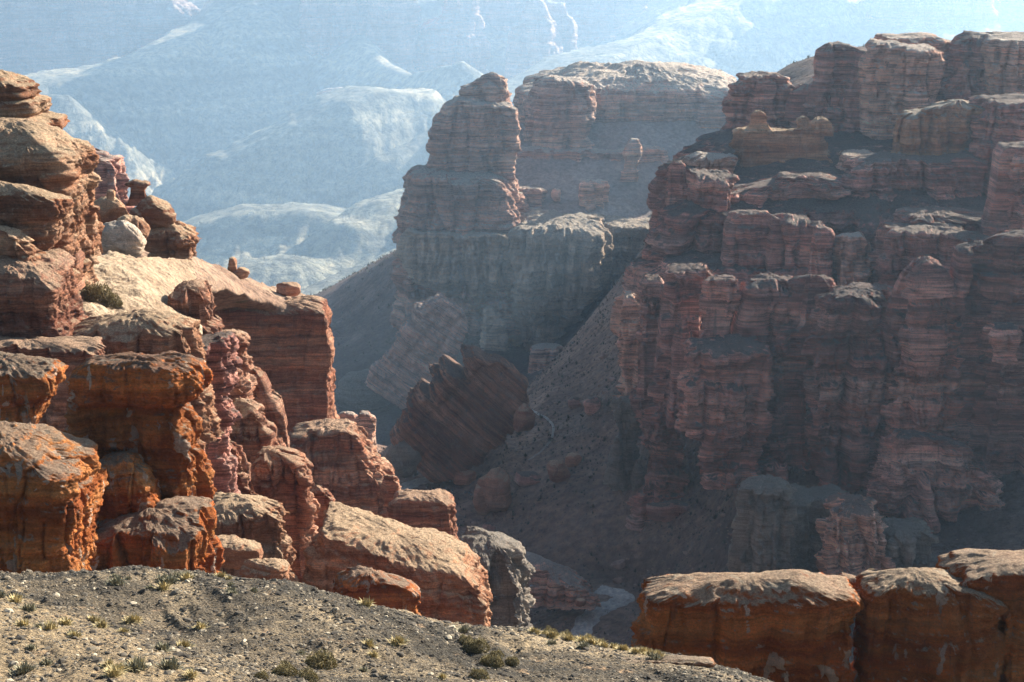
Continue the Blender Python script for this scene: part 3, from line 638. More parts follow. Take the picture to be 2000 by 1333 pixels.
boulder('dark low stone beside the slender standing stone', 190, (452,524,486,546), 'brown', .5)
rock('rock_tower', 'stepped red buttress directly right of the flat-capped block', 'rock tower', 133, 10, [(678,390,462),(690,384,473),(704,384,468),(745,382,476),(800,384,480),(900,384,486)], 'red', 0.96, dome=.5, foot=6)
rock('rock_tower', 'slanting red fin leaning down to the right in front of the great cliff', 'rock tower', 139, 7, [(722,474,490),(745,476,508),(775,478,520),(790,480,535),(830,480,544),(900,480,552),(1000,480,556)], 'red', 0.89, dome=.2, foot=6, n=2.8)
rock('rock_tower', 'round topped red tower below the stepped red buttress', 'rock tower', 124, 8, [(812,446,492),(822,428,508),(834,420,512),(850,420,522),(900,420,530),(960,416,534)], 'red', 0.81, dome=.6, foot=8)
rock('rock_tower', 'small red tower at the right shoulder of the flat-capped block', 'rock tower', 112, 5, [(808,372,386),(830,372,402),(900,372,404),(960,372,404)], 'red', .9, foot=6)
rock('rock_tower', 'knobbly red pinnacle low in front of the round topped tower', 'rock tower', 115, 6, [(880,422,448),(892,412,460),(925,405,468),(945,398,486),(985,396,502),(1030,396,506)], 'red', .9, dome=.3, foot=6)
rock('rock_tower', 'grooved red spur falling toward the gravel crest, left of the sloping mass', 'rock tower', 119, 9, [(905,500,545),(920,490,580),(955,486,594),(1000,490,602),(1060,500,610),(1150,520,612)], 'red', 0.81, flute=1.6, dome=.6, foot=8)
rock('rock_ledge', 'pale red rounded ledge between the flat-capped block and the grooved spur', 'rock ledge', 100, 8, [(1012,398,520),(1024,396,552),(1050,398,562),(1090,398,566),(1150,400,572)], 'brown', 0.74, dome=.7, foot=6)
boulder('rounded pink boulder just above the gravel crest', 92, (395,1060,510,1112), 'brown', .7, rot=-.1)
boulder('dark flat boulder on the gravel crest beside the rounded pink boulder', 88, (470,1100,566,1146), 'brown', .7, rot=-.05)
rock('rock_ledge', 'dark red broken terrace at the foot of the great layered cliff', 'rock ledge', 172, 14, [(856,600,675),(866,574,696),(890,566,704),(925,560,726),(960,558,756),(1010,556,772),(1100,556,780)], 'red', 0.96, n=4, cell=1.2, foot=10)
rock('rock_tower', 'narrow upright red post at the right end of the broken terrace', 'rock tower', 165, 4, [(938,752,770),(950,748,774),(1000,744,776)], 'red', .8, foot=6)
rock('rock_tower', 'slim dark pinnacle rising in front of the broken terrace', 'rock tower', 150, 4, [(905,570,580),(925,566,584),(970,560,596)], 'red', .8, foot=6)
rock('rock_lump', 'smooth rounded red lump left above the sloping mass', 'rock lump', 132, 5, [(968,605,630),(980,598,645),(1010,596,648),(1070,596,648)], 'red', 0.74, dome=.5, foot=6)
rock('rock_tower', 'pale pink knob right of the foot of the great cliff, left of two', 'rock tower', 255, 7, [(818,657,690),(830,653,696),(870,654,694),(930,650,700)], 'butte', 1.18, dome=.5, foot=12)
rock('rock_tower', 'taller pale pink knob beside the sunlit valley floor, right of two', 'rock tower', 250, 7, [(815,700,722),(828,692,728),(860,690,726),(885,694,728),(950,700,740)], 'butte', 1.18, dome=.5, foot=12)
rock('rock_block', 'squared red rock block with smooth sides at the valley edge of the left ridge', 'rock block', 152, 10, [(992,775,872),(1002,766,884),(1050,764,890),(1120,764,896)], 'red', 0.89, n=5, dome=.6, foot=10, cell=.3, low=.05)
rock('rock_block', 'broad sloping orange brown rock mass with a gravelly back behind the gravel crest', 'rock mass', 104, 12, [(1108,630,915),(1125,618,940),(1150,612,948),(1200,610,946),(1300,606,942)], 'brown', 0.89, n=4.2, dome=1.0, tx=-.30, ty=.10, foot=8, cell=.5)
rock('rock_lump', 'bright orange knob bulging from the left front of the sloping mass', 'rock lump', 97, 5, [(1140,690,760),(1152,672,785),(1175,660,804),(1230,650,806)], 'orange', .8, dome=.4, tx=-.12, foot=5)
boulder('squared brown stone on the back of the sloping mass, upper of two', 112, (802,1048,840,1076), 'brown', .5, n=3.4)
boulder('rounded brown stone on the back of the sloping mass, lower of two', 110, (826,1068,856,1094), 'brown', .5)
rock('rock_block', 'grey weathered rock shoulder right of the sloping mass', 'rock block', 180, 16, [(1088,905,985),(1100,902,1006),(1140,900,1022),(1200,900,1032),(1300,898,1036)], 'slate', 1.48, n=3.4, dome=1.0, tx=-.15, foot=10)
rock('rock_ledge', 'long grey whaleback rock sloping down toward the bend of the dirt road', 'rock ledge', 292, 16, [(1124,1000,1120),(1134,990,1150),(1160,985,1164),(1176,985,1170)], 'butte', 1.18, n=1.9, dome=1.5, tx=-.36, foot=1.5, bed=.4, dustcol=(.36,.32,.28))
boulder('small dark stone at the foot of the grey whaleback rock', 258, (1124,1172,1144,1186), 'red', .8)

CAPK[0] = .8; DEF.clear()
# ================================================================== RIGHT CANYON WALL
S3 = 2.4
DG = (.12, .105, .095)
def rw(label, D, dep, rows, **kw):
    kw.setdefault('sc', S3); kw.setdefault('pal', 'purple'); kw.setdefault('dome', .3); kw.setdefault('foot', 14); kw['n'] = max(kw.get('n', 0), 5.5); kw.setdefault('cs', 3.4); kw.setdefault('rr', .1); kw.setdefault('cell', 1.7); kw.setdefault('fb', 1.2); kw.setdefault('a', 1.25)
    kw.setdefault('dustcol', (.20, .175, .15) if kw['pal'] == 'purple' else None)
    nm = kw.pop('name', 'rock_buttress'); ct = kw.pop('cat', 'rock buttress')
    return rock(nm, label, ct, D, dep, rows, **kw)
# back masses
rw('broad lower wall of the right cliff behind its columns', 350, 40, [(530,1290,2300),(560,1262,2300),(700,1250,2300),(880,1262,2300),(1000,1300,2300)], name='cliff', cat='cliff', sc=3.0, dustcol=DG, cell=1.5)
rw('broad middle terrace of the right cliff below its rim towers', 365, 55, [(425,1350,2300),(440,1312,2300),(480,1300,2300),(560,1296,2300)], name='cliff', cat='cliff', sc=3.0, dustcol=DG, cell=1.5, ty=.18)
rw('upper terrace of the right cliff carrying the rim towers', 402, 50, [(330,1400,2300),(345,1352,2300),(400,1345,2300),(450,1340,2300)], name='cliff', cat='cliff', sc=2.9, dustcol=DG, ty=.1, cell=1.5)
# rim towers
RB = dict(pal='butte', sc=2.2, foot=20)
rw('blocky rim tower with a thin cap at the left end of the right skyline', 442, 16, [(150,1450,1520),(160,1444,1534),(176,1432,1540),(210,1424,1544),(250,1418,1552),(330,1400,1560)], pal='purple', sc=2.0, name='rock_tower', cat='rock tower', dustcol=(.42,.36,.3))
rw('dark brown ragged rim tower leaning left of the cleft', 438, 16, [(92,1622,1660),(104,1610,1686),(130,1606,1694),(155,1608,1694),(168,1596,1692),(185,1586,1690),(240,1560,1692),(330,1545,1695)], pal='purple', sc=2.0, name='rock_tower', cat='rock tower', dustcol=(.38,.32,.27))
rw('low rounded rim rock between the blocky tower and the ragged tower', 440, 14, [(172,1562,1610),(182,1548,1640),(230,1542,1660),(330,1540,1680)], pal='purple', sc=1.9, dustcol=(.42,.36,.3))
rw('tall pale fluted rim tower left of centre of the rim group', 432, 16, [(86,1710,1760),(98,1698,1770),(150,1694,1772),(220,1696,1770),(330,1696,1780)], pal='butte', sc=2.0, name='rock_tower', cat='rock tower')
rw('squared rim tower with white spots, foremost of the rim group', 424, 16, [(98,1764,1822),(108,1752,1832),(180,1748,1824),(206,1740,1818),(230,1744,1812),(330,1760,1830)], pal='butte', sc=1.9, name='rock_tower', cat='rock tower')
rw('wide rim tower with a flat layered cap behind the squared tower', 442, 20, [(76,1722,1835),(88,1716,1860),(104,1720,1864),(150,1722,1850),(300,1740,1840)], pal='butte', sc=2.0, name='rock_tower', cat='rock tower')
rw('huge sloping rim tower right of the dark crack', 430, 26, [(76,1896,1975),(92,1878,2010),(140,1862,2020),(200,1838,2030),(330,1815,2040)], pal='purple', sc=2.3, name='rock_tower', cat='rock tower')
rw('rim tower with a white blotch cut by the right edge', 424, 24, [(80,1935,2300),(100,1925,2300),(160,1928,2300),(200,1935,2300),(330,1930,2300)], pal='butte', sc=2.3, name='rock_tower', cat='rock tower')
# castle and sphinx
c = rw('castle like red block crowned with knobs in the middle of the right cliff', 398, 14, [(258,1446,1600),(268,1440,1616),(300,1434,1626),(325,1430,1634),(352,1426,1638),(370,1424,1640)], pal='brown', sc=1.6, name='rock_castle', cat='rock tower', foot=8, n=5)
part(c, 'knob', 400, 6, [(222,1470,1494),(230,1460,1503),(240,1462,1503),(250,1456,1506),(262,1450,1510)], 'brown', 1.6)
part(c, 'knob', 400, 6, [(230,1560,1576),(236,1553,1586),(256,1556,1590),(266,1550,1596)], 'brown', 1.6)
part(c, 'knob', 400, 6, [(236,1592,1614),(244,1586,1626),(255,1588,1632),(268,1585,1632)], 'brown', 1.6)
rw('flat block with a snout like overhanging slab on top, right of the castle', 384, 16, [(226,1770,1880),(236,1748,1902),(262,1742,1892),(290,1740,1884),(312,1736,1906)], pal='brown', sc=1.6, name='rock_block', cat='rock block', n=5, foot=8, dustcol=(.36,.33,.27))
rw('thin slab forming the snout of the overhanging block', 384, 10, [(204,1850,1892),(210,1820,1912),(218,1800,1926),(226,1820,1916)], pal='brown', sc=1.2, name='rock_slab', cat='rock slab', foot=0, dome=.6, dustcol=(.36,.33,.27))
rw('orange lit rock face under the snout shaped slab', 388, 12, [(222,1860,1902),(240,1856,1912),(280,1870,1920),(305,1860,1918)], pal='orange', sc=1.3, foot=4)
rw('dark ledgy rock at the right edge beside the snout shaped slab', 376, 24, [(204,1930,2300),(214,1912,2300),(240,1904,2300),(270,1896,2300),(330,1890,2300),(420,1880,2300)], sc=2.0)
rw('right edge pillar with a dark cap at mid height of the right cliff', 330, 16, [(292,1985,2300),(310,1975,2300),(340,1972,2300),(400,1965,2300),(460,1950,2300),(640,1940,2300)], sc=2.2, foot=30)
# mid ledges
rw('small sunlit shelf under the castle like block, left', 392, 14, [(312,1362,1440),(320,1348,1448),(340,1344,1440),(360,1344,1440)], sc=1.6, pal='butte', foot=8)
rw('sunlit pale shelf between the castle and the snouted block', 390, 18, [(308,1650,1720),(318,1642,1736),(345,1640,1740),(380,1640,1740)], sc=1.6, pal='butte', foot=8, dustcol=(.5,.42,.34))
rw('dark shelf below the snouted block', 376, 20, [(318,1680,1900),(330,1666,1940),(360,1660,1960),(400,1655,1980)], sc=2.0, foot=16, tx=.05)
rw('stepped corner column at the left end of the right cliff, pale topped', 372, 14, [(330,1312,1340),(340,1300,1346),(380,1298,1350),(430,1290,1350),(560,1276,1346)], sc=1.9)
rw('broad corner buttress of the right cliff under the sunlit shelf', 368, 18, [(345,1340,1430),(358,1334,1440),(400,1334,1438),(440,1330,1430),(470,1328,1424),(560,1318,1420)], sc=2.2)
rw('long thin shelf running below the castle like block', 372, 16, [(352,1520,1620),(362,1505,1650),(380,1420,1640),(410,1410,1600)], sc=1.9, foot=12)
rw('squared column with a sunlit lip, left of two at mid cliff', 352, 12, [(428,1440,1508),(436,1432,1520),(470,1430,1522),(500,1428,1518),(545,1420,1520)], sc=1.9)
rw('column with a sunlit round corner, right of two at mid cliff', 350, 12, [(432,1528,1588),(440,1512,1597),(462,1514,1596),(475,1524,1590),(540,1528,1584)], sc=1.9)
rw('dark shaded column right of the one with the sunlit corner', 344, 12, [(448,1590,1618),(462,1580,1622),(500,1576,1618),(580,1570,1612)], sc=1.9)
rw('pale fluted column in the middle of the right cliff', 342, 10, [(468,1640,1690),(480,1636,1696),(540,1634,1698),(575,1632,1700)], sc=1.7, pal='butte')
rw('flat topped long block high on the right, above the striped buttress', 338, 18, [(428,1786,1880),(436,1780,1928),(452,1782,1930),(478,1790,1925)], sc=1.9)
rw('striped buttress wall under the flat topped long block', 330, 22, [(462,1740,1900),(472,1730,1918),(510,1722,1912),(540,1714,1905),(640,1710,1900)], sc=2.2)
# lower columns
rw('pale weathered knob at the lower left foot of the right cliff', 338, 12, [(585,1216,1240),(600,1208,1256),(660,1204,1258),(710,1206,1262),(760,1214,1262)], sc=1.7, pal='butte', n=3, foot=8)
rw('dark craggy foot rock left below the right cliff', 334, 8, [(790,1208,1240),(805,1202,1252),(840,1204,1252),(870,1206,1240)], sc=1.6, foot=10, pal='slate')
rw('leftmost tall column of the lower right cliff', 322, 16, [(556,1256,1300),(568,1248,1316),(620,1246,1322),(700,1238,1326),(800,1236,1326),(880,1250,1330),(910,1262,1340)], dustcol=DG)
rw('column with an overhanging brown cap beside the cave like gap', 316, 12, [(536,1306,1390),(548,1302,1410),(566,1312,1400),(590,1310,1385),(640,1304,1378),(700,1300,1376)], sc=2.0, dustcol=DG)
rw('free standing column left of the dark cave like gap', 306, 10, [(556,1382,1440),(566,1376,1446),(585,1380,1438),(620,1372,1436),(660,1366,1430),(720,1362,1440)], sc=1.7, dustcol=DG)
rw('banded column right of the dark cave like gap', 306, 14, [(556,1475,1540),(566,1466,1556),(600,1462,1558),(650,1450,1548),(700,1446,1560),(780,1444,1560)], sc=2.0, dustcol=DG)
rw('bulging pink buttress with hollow underside low on the right cliff', 294, 16, [(690,1350,1500),(704,1338,1516),(730,1334,1514),(760,1328,1508),(810,1328,1500),(850,1342,1490),(880,1370,1480)], sc=2.2, dustcol=DG, n=3.2, foot=8)
rw('tall column with pale banded top in the lower right cliff', 300, 14, [(552,1572,1620),(570,1560,1640),(640,1548,1650),(665,1520,1650),(720,1512,1590),(800,1508,1584),(860,1502,1580),(900,1498,1586)], sc=2.2, dustcol=DG)
rw('wide banded column in the centre of the lower right cliff', 292, 18, [(590,1622,1740),(604,1606,1752),(650,1592,1750),(700,1584,1746),(770,1578,1740),(830,1582,1738),(900,1590,1730),(940,1600,1730)], dustcol=DG)
rw('great pointed column with a dark knob on top', 286, 16, [(518,1806,1826),(530,1798,1838),(548,1786,1846),(575,1776,1852),(620,1762,1862),(700,1746,1866),(760,1742,1862),(830,1732,1860),(940,1718,1860),(985,1716,1860)], dustcol=DG)
rw('tall column right of the great pointed column', 286, 16, [(492,1900,1935),(504,1884,1946),(560,1880,1944),(640,1866,1946),(740,1852,1950),(860,1846,1960),(1010,1840,1970)], dustcol=DG)
rw('rightmost column of the lower right cliff with a square bracket stone', 280, 18, [(470,1975,2300),(486,1962,2300),(560,1948,2300),(640,1938,2300),(760,1930,2300),(900,1900,2300),(1040,1880,2300)], dustcol=DG)
rock('rock_block', 'square stone bracket clinging to the rightmost lower column', 'rock block', 277, 6, [(644,1944,1984),(652,1938,1990),(690,1936,1990),(712,1944,1982)], 'purple', 1.4, n=5, dustcol=DG)
rw('low ledge wall at the foot of the great pointed column', 270, 20, [(880,1740,1850),(895,1728,1900),(950,1720,1930),(1000,1716,1960),(1060,1730,2050)], dustcol=DG)
rw('lumpy grey pillar standing on the shadowed slope above the orange blocks', 255, 9, [(958,1468,1520),(968,1455,1536),(1000,1452,1544),(1020,1456,1544),(1050,1444,1546),(1100,1442,1552),(1160,1440,1556)], sc=1.4, pal='slate', dustcol=(.17,.15,.13), n=3, name='rock_tower', cat='rock tower', foot=4)
rw('dark hollow rock wall between the grey pillar and the pale block', 262, 12, [(985,1560,1640),(1000,1546,1660),(1060,1545,1650),(1160,1540,1640)], sc=1.6, pal='slate', dustcol=(.17,.15,.13), foot=4)
rw('squared pale pink block with dark top above the orange blocks', 248, 14, [(1006,1640,1700),(1014,1620,1716),(1040,1618,1722),(1080,1617,1726),(1160,1616,1740)], sc=1.6, pal='butte', foot=4, n=5, dustcol=DG)
rw('low broken grey wall right of the squared pale block', 250, 14, [(1052,1730,1800),(1062,1722,1826),(1110,1720,1830),(1180,1720,1830)], sc=1.6, pal='slate', dustcol=(.17,.15,.13), foot=4)

# ================================================================== CENTRE BUTTE
SB = 4.2
KD[0] = BK
rock('butte', 'tall stepped butte tower in the middle of the canyon, upper part', 'butte', 472, 26, [(208,880,996),(216,876,1000),(232,862,998),(246,852,998),(300,850,1006),(330,852,990),(352,860,990),(430,850,1010)], 'butte', 3.0, n=4.5, foot=20, dome=1)
rock('rock_tower', 'narrow stacked summit of the stepped butte tower', 'rock tower', 478, 14, [(150,948,976),(156,938,982),(168,915,990),(172,900,994),(196,896,996),(204,900,992),(225,896,996)], 'butte', 2.4, n=3.4, foot=8, dome=.8)
rock('butte', 'pink banded shoulder block of the butte below the stepped tower', 'butte', 464, 34, [(352,812,960),(362,804,980),(400,802,996),(450,794,1010),(480,790,1015),(520,790,1015)], 'butte', SB, n=4.5, foot=20, dome=1)
rock('cliff', 'grey base cliff of the butte, left part over the tilted slabs', 'cliff', 458, 34, [(458,798,1000),(470,790,1010),(520,788,1015),(552,794,1020),(580,860,1020),(620,930,1020),(660,960,1030)], 'grey', SB, n=5, bed=.5, flute=2.0, foot=16, cell=1.3)
rock('cliff', 'grey fluted base cliff of the butte, middle part reaching lowest', 'cliff', 452, 40, [(452,1010,1160),(462,1002,1168),(560,1004,1168),(620,1012,1130),(660,1020,1100),(700,1022,1080)], 'grey', SB, n=4.5, bed=.45, flute=2.2, foot=12, cell=1.3)
rock('cliff', 'grey base cliff of the butte, right part beside the right canyon wall', 'cliff', 462, 40, [(456,1172,1320),(466,1160,1330),(560,1165,1330),(620,1160,1330)], 'grey', SB, n=5, bed=.5, flute=2.0, foot=20, cell=1)
rock('mesa', 'sunlit flat topped plateau of the butte behind the debris slope', 'mesa', 520, 70, [(190,1050,1445),(198,1032,1460),(222,1028,1470),(240,1030,1470),(300,1020,1500)], 'butte', 3.6, n=5, foot=60, dome=6, ty=.07, dustcol=(.70,.62,.52), capn=1.1)
rock('rock_block', 'pale pink left end wall of the sunlit plateau', 'rock block', 512, 20, [(158,1066,1130),(168,1052,1150),(205,1032,1160),(235,1030,1150),(250,1028,1140)], 'butte', 3.0, foot=10, dustcol=(.6,.53,.45))
debris_m = soilmat("debris_soil", (.21, .165, .15), (.245, .195, .175), (.29, .235, .21), .25, 1.5, .65)
patch("debris_slope", [[(985,232,522),(1100,240,524),(1250,235,526),(1450,230,530)],
                       [(985,300,508),(1100,310,506),(1250,310,508),(1450,310,515)],
                       [(960,400,490),(1080,395,486),(1200,400,486),(1450,400,500)],
                       [(930,462,474),(1050,460,470),(1180,466,472),(1450,470,480)]], debris_m, 260, 300, 2.2, .06, 30)
rock('rock_ledge', 'thin rock band crossing the debris slope of the butte', 'rock ledge', 506, 8, [(296,1010,1280),(300,1005,1300),(308,1005,1300)], 'butte', 2.6, foot=5)
rock('rock_tower', 'dark narrow outcrop high on the debris slope', 'rock tower', 495, 7, [(274,1228,1250),(284,1220,1254),(330,1214,1244)], 'butte', 2.0, foot=4)
rock('rock_tower', 'stubby pink pillar on the debris slope', 'rock tower', 482, 9, [(358,1148,1180),(366,1140,1186),(420,1136,1184)], 'butte', 2.2, foot=5)
boulder('leaning light block stuck in the debris slope', 485, (1076,370,1098,396), 'butte', 1.4)
rock('rock_ledge', 'low pink outcrop ledge left on the debris slope', 'rock ledge', 482, 8, [(372,1010,1060),(378,1005,1068),(396,1005,1066)], 'butte', 2.2, foot=4)
rock('rock_block', 'isolated pale block below the lowest point of the grey base cliff', 'rock block', 438, 7, [(682,1046,1090),(690,1042,1096),(724,1040,1096)], 'butte', 1.8, n=5, foot=4, flute=1.5)
rock('rock_ledge', 'slanting pale outcrop on the slope under the grey base cliff', 'rock ledge', 455, 7, [(606,948,966),(630,944,980),(660,944,985)], 'grey', 1.8, foot=4)

# tilted slabs
DIPA = R(43)
rock('tilted_slab', 'hazy tilted rock slab leaning against the shaded slope, upper of two', 'rock slab', 430, 14,
    [(580,775,850),(600,765,880),(622,752,884),(640,764,886),(690,758,884),(700,766,886),(770,760,880),(800,770,870)], 'butte', 2.4, rot=R(36), mdip=-R(36), n=3, bed=1.8, which=1, cell=.5, ledge=.2, rr=.1, dustcol=(.26,.21,.19))
KD[0] = 1.0
rock('tilted_slab', 'large dark brown tilted rock with serrated layers standing on the valley floor', 'rock slab', 364, 16,
    [(705,870,955),(722,850,962),(726,826,972),(750,820,985),(753,846,988),(776,840,990),(779,812,990),(815,808,990),(818,832,990),(842,828,990),(845,808,986),(885,810,986),(888,826,980),(930,822,975),(950,830,955),(962,836,945)], 'red', 2.2, rot=DIPA, mdip=-DIPA, n=3.2, bed=2.3, which=0, cell=.4, ledge=.0, rr=.06, fb=.8, flute=.2, capn=.6, dustcol=(.15,.115,.1))
boulder('grey round boulder at the left foot of the large tilted rock', 366, (752,858,830,936), 'slate', 2.0, rot=-.5)
boulder('hazy blue grey boulder below the shaded slope, behind the tilted rock', 880, (655,735,765,830), 'slate', 6.0)
boulder('block shaped boulder right of the large tilted rock', 358, (1004,794,1044,846), 'red', 1.6, n=3.4)
boulder('small pale boulder above the large tilted rock', 900, (882,690,926,726), 'slate', 3.2, rot=.2)
boulder('tall split boulder standing on the valley floor', None, (938,922,996,1008), 'red', 1.8, rot=.12, n=3)
boulder('smaller half of the split boulder leaning at its left foot', None, (925,950,960,1012), 'red', 1.4, rot=.3)
boulder('flat boulder beside the bend of the valley track', None, (884,922,930,952), 'red', 1.4)
boulder('low dark boulder right of the tall split boulder', None, (1004,926,1062,950), 'purple', 1.4)
boulder('reddish outcrop boulder on the shadowed slope', None, (1068,904,1110,948), 'red', 1.5, rot=.4)
boulder('upper tip boulder beside the reddish outcrop', None, (1100,888,1136,914), 'red', 1.2, rot=.5)
boulder('long dark boulder on the slope above the grey shoulder', None, (930,1048,988,1076), 'purple', 1.4)
boulder('small round boulder near the valley edge of the squared red block', None, (910,1034,928,1058), 'red', 1.0)
boulder('small dark boulder above the long dark boulder', None, (942,1024,968,1044), 'purple', 1.0)
boulder('grey boulder high on the shadowed slope near the cliff foot', None, (1140,780,1176,812), 'purple', 1.4)
boulder('rusty boulder on the slope between grey boulder and cliff', None, (1110,778,1136,800), 'purple', 1.2)
boulder('pale patch of broken rock on the shadowed slope', None, (1262,980,1350,1020), 'purple', 1.4, deep=.5, a=.8)

# ================================================================== FAR CLIFFS
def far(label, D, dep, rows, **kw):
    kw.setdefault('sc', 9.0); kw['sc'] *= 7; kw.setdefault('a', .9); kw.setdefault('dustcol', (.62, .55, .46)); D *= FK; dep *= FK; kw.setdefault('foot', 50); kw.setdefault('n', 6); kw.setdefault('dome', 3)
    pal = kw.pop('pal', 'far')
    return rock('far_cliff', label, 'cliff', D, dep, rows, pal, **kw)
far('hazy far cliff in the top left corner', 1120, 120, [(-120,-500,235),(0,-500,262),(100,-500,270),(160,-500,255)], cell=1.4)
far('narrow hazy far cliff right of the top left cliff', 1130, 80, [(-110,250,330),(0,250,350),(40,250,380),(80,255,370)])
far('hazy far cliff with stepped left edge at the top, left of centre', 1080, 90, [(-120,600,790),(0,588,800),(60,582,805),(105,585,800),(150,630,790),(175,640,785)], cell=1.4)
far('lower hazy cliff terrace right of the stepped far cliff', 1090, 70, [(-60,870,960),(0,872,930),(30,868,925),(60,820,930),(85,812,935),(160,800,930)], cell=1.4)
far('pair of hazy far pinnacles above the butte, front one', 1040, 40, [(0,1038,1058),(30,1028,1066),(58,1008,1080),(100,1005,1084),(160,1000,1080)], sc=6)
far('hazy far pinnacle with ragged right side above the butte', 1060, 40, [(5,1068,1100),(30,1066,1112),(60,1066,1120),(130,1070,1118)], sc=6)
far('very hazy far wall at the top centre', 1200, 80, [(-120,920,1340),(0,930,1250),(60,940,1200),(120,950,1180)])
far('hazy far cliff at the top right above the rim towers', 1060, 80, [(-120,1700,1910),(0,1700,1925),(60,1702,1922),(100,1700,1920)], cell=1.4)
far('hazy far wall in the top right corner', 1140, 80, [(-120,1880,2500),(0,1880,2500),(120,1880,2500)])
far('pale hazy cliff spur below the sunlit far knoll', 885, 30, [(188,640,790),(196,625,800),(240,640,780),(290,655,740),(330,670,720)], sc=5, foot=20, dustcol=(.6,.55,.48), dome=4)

# ------------------------------------------------------------------ rocks made of named parts
def compose(name, label, cat_, base, items, group=None):
    t = bpy.data.objects.new(name, None); col.objects.link(t); t.location = base; t.empty_display_size = .5
    tag(t, label, cat_, group)
    for s_, pn in items:
        o = find(s_); kids = list(o.children); o.parent = t; o.location = (-base[0], -base[1], -base[2])
        for k_ in ('label', 'category', 'group'):
            if k_ in o: del o[k_]
        o.name = pn; o.data.name = pn
        for c in kids:
            c.parent = t; c.location = o.location
    return t
compose('butte', 'tall stepped butte of pink beds on a pale fluted base, mid canyon', 'butte', P(960, 560, 930),
    [('tall stepped butte tower', 'tower'), ('narrow stacked summit', 'summit'), ('pink banded shoulder', 'shoulder'), ('grey base cliff of the butte, left', 'base_cliff'),
     ('grey fluted base cliff of the butte, middle', 'base_cliff'), ('grey base cliff of the butte, right', 'base_cliff')])
compose('mesa', 'sunlit flat topped mesa joined to the butte above the debris slope', 'mesa', P(1240, 240, 1080), [('sunlit flat topped plateau', 'plateau'), ('pale pink left end wall', 'end_wall'), ('thin rock band crossing', 'rock_band')])
compose('rock_castle', 'castle like red block crowned with three knobs high on the right cliff', 'rock tower', P(1530, 370, 400), [('castle like red block', 'body')])
compose('rock_block', 'flat block with a snout like overhanging slab, right of the castle like block', 'rock block', P(1820, 310, 384), [('flat block with a snout', 'body'), ('thin slab forming the snout', 'overhanging_slab'), ('orange lit rock face', 'lower_face')])
compose('hoodoo', 'mushroom rock with a flat brown hat standing on the boulders', 'hoodoo', P(268, 396, 158), [('mushroom rock with a flat', 'stem')])
compose('rock_block', 'orange rust block with a dark gravelly flat cap, standing on its own ledge', 'rock block', P(260, 1030, 76), [('orange rust block', 'body')])

# ================================================================== ROAD
road_m = soilmat("road_dust", (.34, .30, .27), (.40, .36, .32), (.46, .41, .37), .6, .15, .7)
def road(pt, wdt, flat=True):
    c = cat(pt, 160)
    d = np.gradient(c, axis=0); d /= np.linalg.norm(d, axis=1)[:, None] + 1e-9; nrm = np.stack([-d[:, 1], d[:, 0]], -1)
    k = np.linspace(-1, 1, 21); tt = np.linspace(0, 30, len(c)); wv = wdt * (1 + .18 * vn(tt * 1.7, tt * 0, tt * 0))[:, None] / 2; X = c[:, 0, None] + nrm[:, 0, None] * k * wv; Y = c[:, 1, None] + nrm[:, 1, None] * k * wv
    base = -133.1 + 0 * X if flat else ground(X, Y).max(axis=1)[:, None] + .05
    Z = base + .12 * np.cos(k * 12.5)[None] - .35 * (np.abs(k) > .98)[None]
    o = grid_mesh("dirt_road", np.stack([X, Y, Z], -1).reshape(-1, 3), len(c), len(k), road_m); o['kind'] = 'structure'
for pt, w_ in ROADS: road(pt, w_)
q_ = [(x, y, DG_(x, y)) for x, y in ((1032,900),(1056,884),(1072,866),(1080,848),(1080,832),(1070,820),(1052,810),(1036,800))]
road([(PX(x, y, D), D) for x, y, D in q_], .6, False)

# ================================================================== VEGETATION AND STONES
def ico():
    t = (1 + 5 ** .5) / 2
    v = np.array([(-1,t,0),(1,t,0),(-1,-t,0),(1,-t,0),(0,-1,t),(0,1,t),(0,-1,-t),(0,1,-t),(t,0,-1),(t,0,1),(-t,0,-1),(-t,0,1)], float)
    f = np.array([(0,11,5),(0,5,1),(0,1,7),(0,7,10),(0,10,11),(1,5,9),(5,11,4),(11,10,2),(10,7,6),(7,1,8),(3,9,4),(3,4,2),(3,2,6),(3,6,8),(3,8,9),(4,9,5),(2,4,11),(6,2,10),(8,6,7),(9,8,1)])
    return v / np.linalg.norm(v, axis=1)[:, None], f
IV, IF = ico()
def scatter_blobs(name, X, Y, Z, S, mat, squash=.7, jit=.35, seed=1):
    r = np.random.default_rng(seed); n = len(X)
    V = IV[None] * (1 + jit * r.uniform(-1, 1, (n, 12, 1))) * (S[:, None, None]) * np.stack([r.uniform(.7, 1.3, n), r.uniform(.7, 1.3, n), squash * r.uniform(.6, 1.2, n)], -1)[:, None]
    a = r.uniform(0, 6.28, n); c, s = np.cos(a)[:, None], np.sin(a)[:, None]
    x = V[..., 0] * c - V[..., 1] * s; y = V[..., 0] * s + V[..., 1] * c
    V = np.stack([x + X[:, None], y + Y[:, None], V[..., 2] + Z[:, None]], -1).reshape(-1, 3)
    T = (IF[None] + 12 * np.arange(n)[:, None, None]).reshape(-1, 3)
    o = tri_mesh(name, V, T, mat); o['kind'] = 'stuff'; return o
